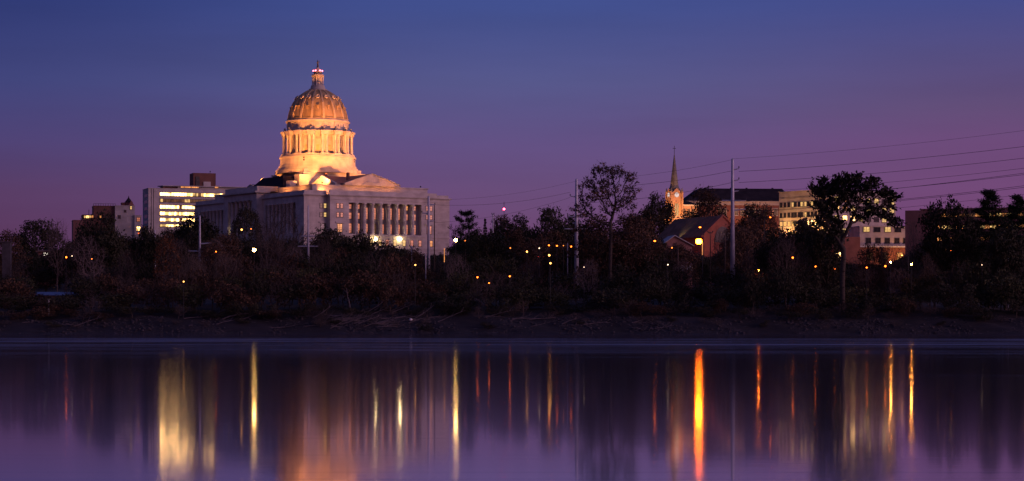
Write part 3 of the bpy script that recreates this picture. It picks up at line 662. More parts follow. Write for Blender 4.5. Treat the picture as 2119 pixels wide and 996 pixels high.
for sx in (-.9, tw_*.35, tw_*.75, tw_+.9): MB().lathe([(cz(452), .35), (cz(450), .3), (cz(449.9), .45), (cz(449), .45), (cz(447), .05)], 6, sx, -.9).obj('pinnacle', 'limestone', cr)
sp = MB(); R8 = tw_*.56
sp.lathe([(cz(399), R8), (cz(394), R8*.86), (cz(383), R8*.62), (cz(320), .22), (cz(317), .02)], 8, tw_/2, tw_/2, PI/8).obj('spire', 'spire_slate', cr)
for k in range(4):   # gables with clocks on each face
    a = k*PI/2; ca, sa = math.cos(a), math.sin(a)
    tr_ = lambda x, y: (tw_/2+x*ca-y*sa, tw_/2+x*sa+y*ca)
    h = tw_/2
    pts = [(-h+.6, cz(399)), (h-.6, cz(399)), (0, cz(389))]
    MB().hull([(*tr_(x, -h-.12), z) for x, z in pts], [(*tr_(x, -h+.9), z) for x, z in pts]).obj('clock_gable', 'church_brick', cr)
    ck = link('clock_dial', MB().lathe([(0, 1.25), (.18, 1.25)], 20).mesh('clock_dial', 'clock_face'), cr, (*tr_(0, -h-.13), cz(403.5)), 0)
    ck.rotation_euler = (PI/2, 0, a)
    hh = MB().box(-.07, .07, 0, .75, .2, .24).box(-.5, .05, -.06, .06, .245, .28)
    for q in range(12): an = q*PI/6; hh.box(math.cos(an)*1.02-.05, math.cos(an)*1.02+.05, math.sin(an)*1.02-.05, math.sin(an)*1.02+.05, .19, .22)
    hh.obj('clock_hands', 'frame_dark', ck)
    lo = link('louvre_window', None, cr)
    lo.location = (*tr_(0, -h-.02), cz(446.5)); lo.rotation_euler = (0, 0, a)
    for dx in (-.62, .62):
        m = MB(); hgt = cz(421)-cz(446.5)
        for i in range(12): m.hull([(dx-.45, -.1, hgt*i/12), (dx+.45, -.1, hgt*i/12), (dx+.45, -.06, hgt*i/12+.06), (dx-.45, -.06, hgt*i/12+.06)], [(dx-.45, .02, hgt*i/12+.3), (dx+.45, .02, hgt*i/12+.3), (dx+.45, .05, hgt*i/12+.36), (dx-.45, .05, hgt*i/12+.36)])
        m.obj('louvre_slats', 'louver_green_glow', lo)
    MB().box(-1.25, -1.07, -.2, .02, -.3, hgt).box(1.07, 1.25, -.2, .02, -.3, hgt).box(-.09, .09, -.2, .02, 0, hgt).hull([(-1.25, -.2, hgt), (1.25, -.2, hgt), (0, -.2, hgt+1.3)], [(-1.25, .02, hgt), (1.25, .02, hgt), (0, .02, hgt+1.3)]).obj('louvre_frame', 'church_brick', lo)
m = MB(); zc0, zc1 = cz(317), cz(301); m.box(tw_/2-.1, tw_/2+.1, tw_/2-.1, tw_/2+.1, zc0-1, zc1); m.box(tw_/2-.9, tw_/2+.9, tw_/2-.1, tw_/2+.1, cz(307), cz(306)); m.obj('cross', 'dark_steel', cr)
MB().box(tw_-.3, tw_+10, 1.5, 30, -2, ch.z(427, 8, 4)).obj('nave_wall', 'church_brick', cr)
MB().box(tw_+1, tw_+10.3, 1.2, 30, ch.z(427, 8, 4), ch.z(424, 8, 4)).obj('nave_cornice', 'cream_stone', cr)
m = MB(); za, zb_ = ch.z(424, 8, 4), ch.z(416, 8, 8)
m.hull([(tw_+1, 1.2, za), (tw_+10.3, 1.2, za), (tw_+10.3, 30, za), (tw_+1, 30, za)], [(tw_+5, 8, zb_), (tw_+7, 8, zb_), (tw_+7, 28, zb_), (tw_+5, 28, zb_)]); m.obj('nave_roof', 'dark_roof', cr)
for i in range(3): window(cr, (tw_+1.8+i*2.7, 1.5, ch.z(446, 8, 2)), 1.1, 3.2, 0, 'lit_dim', 0)

# brick hall with a large dark hipped roof behind the church
hh_ = Frame(1421, 1260, 4, 31)
hl = hh_.thing('hip_roofed_hall', 'long brick hall under a massive dark hipped roof behind the spire', 'building')
HU = hh_.u_at(1637, 0); hz = lambda y: hh_.z(y, HU/2, 0)
MB().box(0, HU, 0, 40, -2, hz(425)).obj('block_wall', 'red_brick', hl)
MB().box(-.4, HU+.4, -.4, 40.4, hz(425), hz(418)).obj('frieze', 'cream_stone', hl)
MB().box(-1, HU+1, -1, 41, hz(418), hz(416.6)).obj('cornice', 'cream_stone', hl)
MB().hull([(-.8, -.8, hz(416.6)), (HU+.8, -.8, hz(416.6)), (HU+.8, 40.8, hz(416.6)), (-.8, 40.8, hz(416.6))], [(9, 9, hz(388.5)), (HU-3.5, 9, hz(388.5)), (HU-3.5, 31, hz(388.5)), (9, 31, hz(388.5))]).obj('hip_roof', 'dark_roof', hl)
for f in (.2, .45, .6, .85): MB().box(HU*f-.5, HU*f+.5, 9, 10, hz(390), hz(386.8)).obj('roof_vent', 'dark_roof', hl)
for px in (1490, 1500, 1524, 1536, 1548, 1560, 1572, 1584, 1600, 1606):
    window(hl, (hh_.u_at(px, 0), 0, hz(446)), 1.8, 4.0, 0, 'lit_dim' if px not in (1600,) else 'lit_pink', 1, 'trim_white')

# long gabled house with a red brick end
lg = Frame(1455, 950, 26, 24)
lr = lg.thing('gabled_building', 'long building with sloping grey roof and red brick gable end', 'building')
gw = lg.u_at(1536, 0); gl = lg.v_at(1360, 0); lz = lambda y: lg.z(y, 0, 0)
ze, zp = lz(487), lg.z(446.5, gw/2, 0)
print('gabled', gw, gl, ze, zp)
MB().hull([(0, 0, -4), (gw, 0, -4), (gw, 0, ze), (gw/2, 0, zp), (0, 0, ze)], [(0, 1, -4), (gw, 1, -4), (gw, 1, ze), (gw/2, 1, zp), (0, 1, ze)]).obj('gable_wall', 'red_brick', lr)
MB().hull([(0, gl-1, -4), (gw, gl-1, -4), (gw, gl-1, ze), (gw/2, gl-1, zp), (0, gl-1, ze)], [(0, gl, -4), (gw, gl, -4), (gw, gl, ze), (gw/2, gl, zp), (0, gl, ze)]).obj('gable_wall', 'red_brick', lr)
MB().box(.01, .5, 1.01, gl-1.01, -4, ze).obj('side_wall', 'red_brick', lr); MB().box(gw-.5, gw-.01, 1.01, gl-1.01, -4, ze).obj('side_wall', 'red_brick', lr)
for sg in (-1, 1):
    e_ = gw/2+sg*(gw/2+.8); zo = ze-(zp-ze)/(gw/2)*.8
    MB().hull([(gw/2, 1.01, zp-.3), (e_, 1.01, zo-.3), (e_, 1.01, zo+.1), (gw/2, 1.01, zp+.15)], [(gw/2, gl+1, zp-.3), (e_, gl+1, zo-.3), (e_, gl+1, zo+.1), (gw/2, gl+1, zp+.15)]).obj('roof_slope', 'slate_roof', lr)
    MB().hull([(gw/2, -.5, zp-.2), (e_, -.5, zo-.2), (e_, -.5, zo+.45), (gw/2, -.5, zp+.5)], [(gw/2, 1, zp-.2), (e_, 1, zo-.2), (e_, 1, zo+.45), (gw/2, 1, zp+.5)]).obj('bargeboard', 'red_brick', lr)
pts = [(gw/2+4.4*math.cos(PI*k/14), ze-3+7*math.sin(PI*k/14)) for k in range(15)]
MB().hull([(x, -.12, z) for x, z in pts], [(x, .05, z) for x, z in pts]).obj('arched_window', 'frame_dark', lr)

# small pale house in front of it, and the little white shed
sh_ = Frame(1370, 860, 8, 20)
sr = sh_.thing('pale_house', 'small pale gabled house below the long grey roof', 'house')
sw = sh_.u_at(1432, 0); z0, z1 = sh_.z(508, 0, 0), sh_.z(488.5, sw/2, 0)
MB().hull([(0, 0, -3), (sw, 0, -3), (sw, 0, z0), (sw*.42, 0, z1), (0, 0, z0)], [(0, 12, -3), (sw, 12, -3), (sw, 12, z0), (sw*.42, 12, z1), (0, 12, z0)]).obj('house_wall', 'brown_brick', sr)
for a_, b_ in (((sw*.42, z1), (-.8, z0-.5)), ((sw*.42, z1), (sw+.8, z0-.4))):
    MB().hull([(a_[0], -.8, a_[1]+.02), (b_[0], -.8, b_[1]+.02), (b_[0], -.8, b_[1]+.35), (a_[0], -.8, a_[1]+.35)], [(a_[0], 12.8, a_[1]+.02), (b_[0], 12.8, b_[1]+.02), (b_[0], 12.8, b_[1]+.35), (a_[0], 12.8, a_[1]+.35)]).obj('roof_slope', 'pale_concrete', sr)
wd = Frame(1397, 640, -6, 12)
wr = wd.thing('white_shed', 'small white shed with a red roof among the trees', 'shed')
a1 = wd.u_at(1432, 0)
MB().box(0, a1, 0, 5, wd.z(560, 0, 0), wd.z(549, 0, 0)).obj('shed_wall', 'trim_white', wr); MB().box(.1, a1-.1, .1, 4.9, -4, wd.z(560, 0, 0)).obj('shed_base', 'brown_brick', wr)
MB().hull([(-.3, -.3, wd.z(549, 0, 0)), (a1+.3, -.3, wd.z(549, 0, 0)), (a1+.3, 5.3, wd.z(549, 0, 0)), (-.3, 5.3, wd.z(549, 0, 0))], [(.5, 2.2, wd.z(542, 0, 0)), (a1-.5, 2.2, wd.z(542, 0, 0)), (a1-.5, 2.8, wd.z(542, 0, 0)), (.5, 2.8, wd.z(542, 0, 0))]).obj('shed_roof', 'red_roof', wr)

# cream stone courthouse with two visible fronts (front A: v axis going back left; front B: u axis going back right)
ct = Frame(1722, 950, 42, 26)
cc = ct.thing('cream_stone_building', 'flat-roofed cream stone office building with tall lit windows behind the big tree', 'building')
va, ub = ct.v_at(1612, 0), ct.u_at(1854, 0); qz = lambda y: ct.z(y, 0, 0)
MB().box(0, ub, 0, va, qz(487), qz(392.5)).obj('block_wall', 'cream_stone', cc)
MB().box(.05, ub-.05, .05, va-.05, -3, qz(487)).obj('ground_storey', 'red_brick', cc)
MB().box(-.3, ub+.3, -.3, va+.3, qz(392.5), qz(391)).obj('coping', 'cream_stone', cc)
MB().box(-.2, ub+.2, -.2, 0, qz(470), qz(468.5)).obj('string_course', 'cream_stone', cc)
MB().box(-.2, 0, .01, va+.2, qz(470), qz(468.5)).obj('string_course', 'cream_stone', cc)
MB().box(-.15, ub+.15, -.15, va+.15, qz(488), qz(486)).obj('string_course', 'trim_white', cc)
rnd = random.Random(11)
cols_ = [1620.5, 1636.5, 1650, 1663, 1677, 1692, 1706]
for i, px in enumerate(cols_):
    v = ct.v_at(px, 0)
    for j, (yt, yb) in enumerate(((415, 424), (436, 446), (454, 464))):
        lt = {(1, 0): 'lit_yellow', (3, 0): 'lit_yellow', (4, 0): 'lit_yellow', (0, 2): 'lit_yellow', (1, 2): 'lit_yellow', (3, 1): 'lit_yellow', (5, 2): 'lit_bright', (4, 2): 'lit_bright'}.get((i, j), 'dark_glass')
        for dv in (-1.1, 1.1): window(cc, (0, v+dv, qz(yb)), 1.3, 1.9*1.0, -PI/2, lt if dv < 0 else ('dark_glass' if rnd.random() < .5 else lt), 0, rails=0)
for i in range(8):
    u = 3+(ub-6)*i/7
    for j, (yt, yb) in enumerate(((407, 416), (424, 434), (445, 455), (473, 482), (496, 505))):
        lt = rnd.choice(['lit_yellow', 'lit_orange', 'dark_glass', 'lit_yellow', 'lit_bright']) if j < 3 else rnd.choice(['lit_yellow', 'dark_glass', 'lit_dim'] if j == 3 else ['dark_glass', 'dark_glass', 'lit_dim'])
        window(cc, (u, 0 if j < 4 else .05, qz(yb)), 3.2, 2.0, 0, lt, 1, rails=0)
# wing right of it
cw = Frame(1779, 905, 9, 24)
wg = cw.thing('pale_annex', 'lower pale annex with paired windows right of the big tree trunk', 'building')
wu = cw.u_at(1882, 0)
MB().box(0, wu, 0, 16, cw.z(512, 0, 0), cw.z(470, 0, 0)).obj('block_wall', 'cream_stone', wg)
MB().box(-7, wu+7, -.5, 16, -3, cw.z(512, 0, 0)-.02).obj('ground_storey', 'red_brick', wg)
MB().box(cw.u_at(1740, -1), cw.u_at(1779, -1), -1.6, 9, -3, cw.z(491, 0, 0)).obj('stair_block', 'red_brick', wg)
MB().box(cw.u_at(1779.6, -1), wu+7.2, -1.5, -.5, cw.z(512, 0, 0), cw.z(509, 0, 0)).obj('canopy', 'trim_white', wg)
MB().box(-.2, wu+.2, -.2, 16.2, cw.z(470, 0, 0), cw.z(467.5, 0, 0)).obj('coping', 'cream_stone', wg)
for px, lt in ((1793, 'lit_yellow'), (1815, 'dark_glass'), (1837, 'lit_yellow'), (1858, 'dark_glass')):
    window(wg, (cw.u_at(px, 0), 0, cw.z(479.5, 0, 0)), 2.6, 1.9, 0, lt, 1, rails=0)
for px in (1797, 1817, 1836, 1856, 1874): window(wg, (cw.u_at(px, 0), 0, cw.z(503, 0, 0)), 2.0, 2.0, 0, 'dark_glass', 1, rails=1)
for px, lt in ((1735, 'lit_bright'), (1765, 'lit_orange'), (1800, 'lit_dim'), (1830, 'lit_dim'), (1862, 'lit_orange'), (1884, 'lit_yellow')):
    window(wg, (cw.u_at(px, -.5), -.5, cw.z(538, 0, 0)), 2.3, 3.0, 0, lt, 1)

# long dark building on the right edge
rb = Frame(1873, 850, -18, 22)
rr = rb.thing('dark_office_building', 'long dark brick office building with orange window rows at the right', 'office building')
ru = rb.u_at(2200, 0)
MB().box(0, ru, 0, 24, -3, rb.z(436, 0, 0)).obj('block_wall', 'brown_brick', rr)
MB().box(rb.u_at(1905, 0), ru-.01, -.2, 23, rb.z(436, 0, 0), rb.z(433, 0, 0)).obj('coping', 'brown_brick', rr)
for (a_, b_, y0, y1, sd) in ((1942, 2150, 439, 445, 2), (1938, 2150, 463, 470, 3), (1938, 2150, 488, 494, 4), (1938, 2150, 512, 518, 5)):
    strip_windows(rb, rr, a_, b_, y0+3, y1+3, 'u', 0, lambda r_, f: r_.choice(['lit_orange', 'lit_orange', 'lit_orange', 'lit_dim', 'lit_yellow', 'lit_dim']), 2.0, seed=sd)

# small far things
def lowbuilding(px0, px1, y0, y1, Y, label, lits, roofm='slate_roof', wallm='brown_brick', deg=0, cat='building', name='low_building', band=None):
    fr = Frame(px0, Y, deg, max(0, G(X(px0, Y), Y)-.3)); rt = fr.thing(name, label, cat)
    u1_ = fr.u_at(px1, 0); zt = fr.z(y0, 0, 0); zb = fr.z(y1, 0, 0)
    MB().box(0, u1_, 0, 8, -3, zt).obj('block_wall', wallm, rt)
    MB().hull([(-.5, -.8, zt), (u1_+.5, -.8, zt), (u1_+.5, 8.5, zt), (-.5, 8.5, zt)], [(-.5, -.8, zt+.35), (u1_+.5, -.8, zt+.35), (u1_+.5, 8.5, zt+1.0), (-.5, 8.5, zt+1.0)]).obj('roof', roofm, rt)
    n = max(1, int(u1_/3)); r_ = random.Random(int(px0))
    for i in range(n): window(rt, (u1_*(i+.5)/n, 0, zb), 1.7, max(1.0, (zt-zb)*.6), 0, r_.choice(lits), 1, rails=0)
    return fr, rt, u1_, zt, zb
lowbuilding(78, 112, 521.5, 529, 780, 'low lit pavilion under the trees at far left', ['lit_white', 'lit_yellow', 'lit_dim'], cat='pavilion', name='lit_pavilion')
fr, rt, u1_, zt, zb = lowbuilding(1109, 1135, 503, 516, 700, 'small brightly lit shop front with a red light strip', ['lit_bright', 'lit_white', 'lit_yellow'], cat='shop', name='shop_front')
MB().box(.2, u1_-.2, -1.0, -.85, fr.z(534, 0, 0), fr.z(531, 0, 0)).obj('red_light_strip', 'lamp_red_strip', rt); MB().box(.3, u1_-.3, -.84, -.01, fr.z(534, 0, 0), fr.z(530.5, 0, 0)).obj('canopy', 'dark_steel', rt)
lowbuilding(1255, 1330, 530, 545, 800, 'low dark warehouse between the tall tree and the church', ['dark_glass', 'lit_dim'], cat='warehouse', name='warehouse')
lowbuilding(1690, 1716, 521, 534, 700, 'low building with warm lit windows left of the tall trunk', ['lit_yellow', 'lit_orange'], name='lit_building')
fr = Frame(4, 560, 3, 7)
s0 = fr.thing('concrete_pier', 'square grey concrete pier standing at the left edge', 'pier')
MB().box(0, fr.u_at(21, 0), 0, 2.4, -2, fr.z(502, 0, 0)).obj('shaft', 'concrete_dark', s0); MB().box(-.2, fr.u_at(21, 0)+.2, -.2, 2.6, fr.z(502, 0, 0), fr.z(500, 0, 0)).obj('cap', 'concrete_dark', s0)
fr = Frame(74, 545, 2, 5.5)
s1 = fr.thing('boat_shed', 'long low shed with a bluish metal roof near the water at left', 'shed')
a1 = fr.u_at(161, 0)
MB().box(0, a1, 0, 4, -1, fr.z(612, 0, 0)).obj('shed_wall', 'concrete_dark', s1)
MB().hull([(-.3, -.6, fr.z(612, 0, 0)), (a1+.3, -.6, fr.z(612, 0, 0)), (a1+.3, 4.4, fr.z(612, 0, 0)+.3), (-.3, 4.4, fr.z(612, 0, 0)+.3)], [(-.3, -.6, fr.z(612, 0, 0)+.15), (a1+.3, -.6, fr.z(612, 0, 0)+.15), (a1+.3, 4.4, fr.z(604, 0, 0)), (-.3, 4.4, fr.z(604, 0, 0))]).obj('shed_roof', 'blue_metal', s1)
Yp = 509; x = X(101, Yp); zb = G(x, Yp)
mp_ = thing('marker_post', 'short white marker post in front of the blue-roofed shed', 'post', (x, Yp, zb-.2))
MB().box(-.16, .16, -.1, .1, 0, ZW(619, Yp)-zb+.2).obj('post_shaft', 'trim_white', mp_); MB().box(-.24, .24, -.14, .14, ZW(621, Yp)-zb+.2, ZW(618.4, Yp)-zb+.21).obj('post_head', 'trim_white', mp_)
# crossbuck sign far right
Yp = 545; x = X(2086.5, Yp); zb = G(x, Yp)
cbk = thing('crossing_sign', 'pale crossbuck sign on a post among the dark trees at far right', 'sign', (x, Yp, zb-.2))
zc = ZW(520, Yp)-zb+.2
MB().box(-.08, .08, -.08, .08, 0, zc+.8).obj('post', 'steel', cbk)
for sg in (-1, 1): MB().hull([(-.75, -.14, sg*-.55+zc), (-.6, -.14, sg*-.75+zc), (.75, -.14, sg*.55+zc), (.6, -.14, sg*.75+zc)], [(-.75, -.1+.01*sg, sg*-.55+zc), (-.6, -.1+.01*sg, sg*-.75+zc), (.75, -.1+.01*sg, sg*.55+zc), (.6, -.1+.01*sg, sg*.75+zc)]).obj('cross_arm', 'trim_white', cbk)
# red aviation light on a far mast
Yp = 1700; x = X(1043, Yp)
ms = thing('radio_mast', 'far thin lattice mast carrying one red warning light', 'mast', (x, Yp, 30))
m = MB(); h = ZW(418, Yp)-30
for k in range(3): a = k*2.094; m.tube((.6*math.cos(a), .6*math.sin(a), 0), (.35*math.cos(a), .35*math.sin(a), h), .09, .07, 4)
for i in range(22):
    z = h*i/22
    for k in range(3): a, b_ = k*2.094, (k+1)*2.094; m.tube((.55*math.cos(a), .55*math.sin(a), z), (.5*math.cos(b_), .5*math.sin(b_), z+h/22), .04, n=3)
m.obj('lattice', 'dark_steel', ms); MB().ball((0, -.6, ZW(433, Yp)-30), .85).obj('warning_lamp', 'lamp_red', ms)

# ------------------------------------------------------------------ utility poles and wires
def pole(px, ytop, Y, w_top, w_bot, arms, label, matn='steel', group=None, zb=None, name='steel_pole'):
    x = X(px, Y); zb = G(x, Y)-.5 if zb is None else zb; h = ZW(ytop, Y)-zb; k = Y/F
    o = thing(name, label, 'utility pole', (x, Y, zb), 0, group)
    MB().lathe([(0, w_bot*k/2), (h-.3, w_top*k/2), (h, w_top*k/2*.6)], 12).obj('shaft', matn, o, True)
    for (y, l, r_, rise) in arms:
        z = ZW(y, Y)-zb; m = MB()
        for dx in ([l] if l else [])+([r_] if r_ else []):
            m.tube((0, 0, z), (dx*k, 0, z+rise*k), .2, .12, 6)
        ao = m.obj('cross_arm', matn, o)
        for dx in ([l] if l else [])+([r_] if r_ else []):
            MB().lathe([(z+rise*k+.05, .07), (z+rise*k+.2, .16), (z+rise*k+.3, .09), (z+rise*k+.45, .16), (z+rise*k+.6, .06)], 6, dx*k, 0).obj('insulator', 'dark_steel', ao)
    return o
pole(1516, 328, 560, 5.5, 11.5, [(352, 0, 13, 3), (375, 0, 13, 3), (397, 0, 13, 2), (416, -22, 28, 1), (436, 0, 27, 3)], 'tall grey tapered steel pole right of the church spire')
pole(1193, 370, 600, 5, 11, [(390, 0, 13, -2), (408, -13, 0, 2), (449, -18, 18, 0), (462, -9, 9, 0), (474, -25, 24, 0)], 'steel pole with many cross arms left of the tall sparse tree')
pole(887, 406, 590, 4.5, 7, [(423, 0, 13, -1), (442, -14, 0, 1), (459, 0, 12, 2)], 'grey steel pole in front of the colonnaded end wall')
pole(899, 422, 640, 2, 3, [], 'thin pole just right of the pole before the colonnade', name='utility_pole', matn='wood_pole')
pole(413.5, 446, 560, 3, 8, [(505, 0, 24, 2), (520, -24, 8, 0)], 'pale steel pole below the dark tree by the office block')
pole(638, 425, 590, 2.6, 7, [(489, -15, 15, 0), (498, 0, 8, 0), (510, -22, 21, 0)], 'pale steel pole with two cross arms left of the lit double windows')
pole(321, 476, 600, 2.5, 4, [(560, -4, 8, 0)], 'thin pale pole below the lit office block', name='utility_pole')
pole(1020, 443, 700, 2.2, 3.0, [(444.5, -2, 2, 0)], 'short pale pole between the pine and the round tree', name='utility_pole')
pole(852, 507, 560, 1.8, 2.6, [(512, -4, 4, 0)], 'short pale pole below the base storey lamps', name='utility_pole')
pole(881, 526, 545, 2, 3.2, [], 'short pale post left of the steel pole foot', name='utility_pole')
pole(1174.5, 503, 560, 2, 3, [], 'short grey post left of the many-armed pole', name='utility_pole')
pole(1470, 479, 620, 1.8, 2.4, [(482, -5, 5, 0)], 'slim pole before the red brick gable wall', name='utility_pole', matn='wood_pole')
pole(1500.5, 485, 560, 1.6, 3.2, [(497, -4, 4, 0)], 'short wooden pole left of the tall tapered steel pole', name='utility_pole', matn='wood_pole')
pole(1403, 515, 560, 2.0, 2.6, [], 'dark leaning post above the white shed', name='utility_pole', matn='wood_pole')
def wire(p0, Y0, p1, Y1, sag, label, r=.045, n=20):
    a = Vector((X(p0[0], Y0), Y0, ZW(p0[1], Y0))); b_ = Vector((X(p1[0], Y1), Y1, ZW(p1[1], Y1)))
    m = MB(); pr = None
    for i in range(n+1):
        f = i/n; q = a.lerp(b_, f); q.z -= sag*4*f*(1-f)
        if pr is not None: m.tube(pr-a, q-a, r, n=4)
        pr = q
    o = m.obj('power_line', 'dark_steel'); o.location = a; tag(o, label, 'power line', 'power lines against the dusk sky'); return o
RY = 470
RW = [((1516, 329), (2119, 268), 'topmost thin power line rising right from the tall pole', .03),
      ((1529, 355), (2119, 301), 'second power line rising right from the tall pole', .05),
      ((1529, 378), (2119, 325), 'third power line rising right from the tall pole', .05),
      ((1529, 399), (2119, 346), 'fourth power line down at the right edge', .04),
      ((1544, 417), (2119, 356), 'upper wire of the doubled power line at right', .05),
      ((1494, 417), (2119, 359.5), 'lower wire of the doubled power line at right', .05),
      ((1543, 438), (2119, 382), 'upper wire of the lower doubled power line at right', .05),
      ((1530, 440), (2119, 385.5), 'lower wire of the lower doubled power line at right', .05),
      ((1530, 455), (2119, 400), 'lowest power line behind the big dark tree', .035)]
offp = []
for a_, b_, lb, r_ in RW:
    # carry on beyond the frame to the next pole
    f = (2420-a_[0])/(2119-a_[0]); y2 = a_[1]+(b_[1]-a_[1])*f-10
    wire(a_, 560, (2420, y2), RY, 1.2, lb, r_)
LW = [((1196, 373), (1514, 331), 'topmost power line between the two tall steel poles', .03),
      ((1206, 388), (1514, 354), 'second power line between the two tall steel poles', .045),
      ((1206, 420), (1514, 378), 'third power line between the two tall steel poles', .045)]
for a_, b_, lb, r_ in LW: wire(a_, 600, b_, 560, 1.0, lb, r_)
for a_, b_, lb, r_ in [((887, 414), (1192, 375), 'topmost power line left of the many-armed pole', .03), ((900, 424), (1180, 398), 'second power line left of the many-armed pole', .045), ((899, 461), (1180, 409), 'third power line left of the many-armed pole', .04)]:
    wire(a_, 590, b_, 600, 1.3, lb, r_)
for a_, b_, lb in [((638, 489), (887, 443), 'power line crossing below the colonnade windows'), ((421, 505), (623, 489), 'power line over the dark trees left of the dome')]:
    wire(a_, 575, b_, 590, 1.5, lb, .03)

# ------------------------------------------------------------------ street lamps
def lamp(px, y, Y, bulb, label, r=.32, kind='post', h_extra=0, matn='dark_steel', group=None):
    r *= .58 if bulb in ('lamp_small', 'lamp_white') else .78 if bulb not in ('lamp_yellow_big', 'lamp_orange_big', 'lamp_star', 'lamp_glow') else 1
    x = X(px, Y); zb = G(x, Y)-.3; z = ZW(y, Y)-zb
    o = thing('street_lamp', label, 'street lamp', (x, Y, zb), 0, group)
    if kind == 'post':
        MB().lathe([(0, .06), (z-.5, .04), (z-.45, r*.5), (z-r-.02, r*.6)], 8).obj('pole', matn, o)
        MB().ball((0, 0, z), r).obj('bulb', bulb, o); MB().lathe([(z+r*.8, r*1.1), (z+r+.1, r*.5)], 8).obj('lamp_cap', matn, o)
    else:
        d = 1.6 if kind == 'arm_right' else -1.6
        MB().lathe([(0, .16), (z-.2, .09)], 8, d, .3).obj('pole', matn, o); MB().tube((d, .3, z-.3), (0, 0, z+r+.12), .07).obj('arm', matn, o)
        MB().ball((0, 0, z), r, sz=.6).obj('bulb', bulb, o); MB().lathe([(z+r*.5, r*1.25), (z+r*.5+.18, r*.8)], 8).obj('lamp_hood', matn, o)
    return o
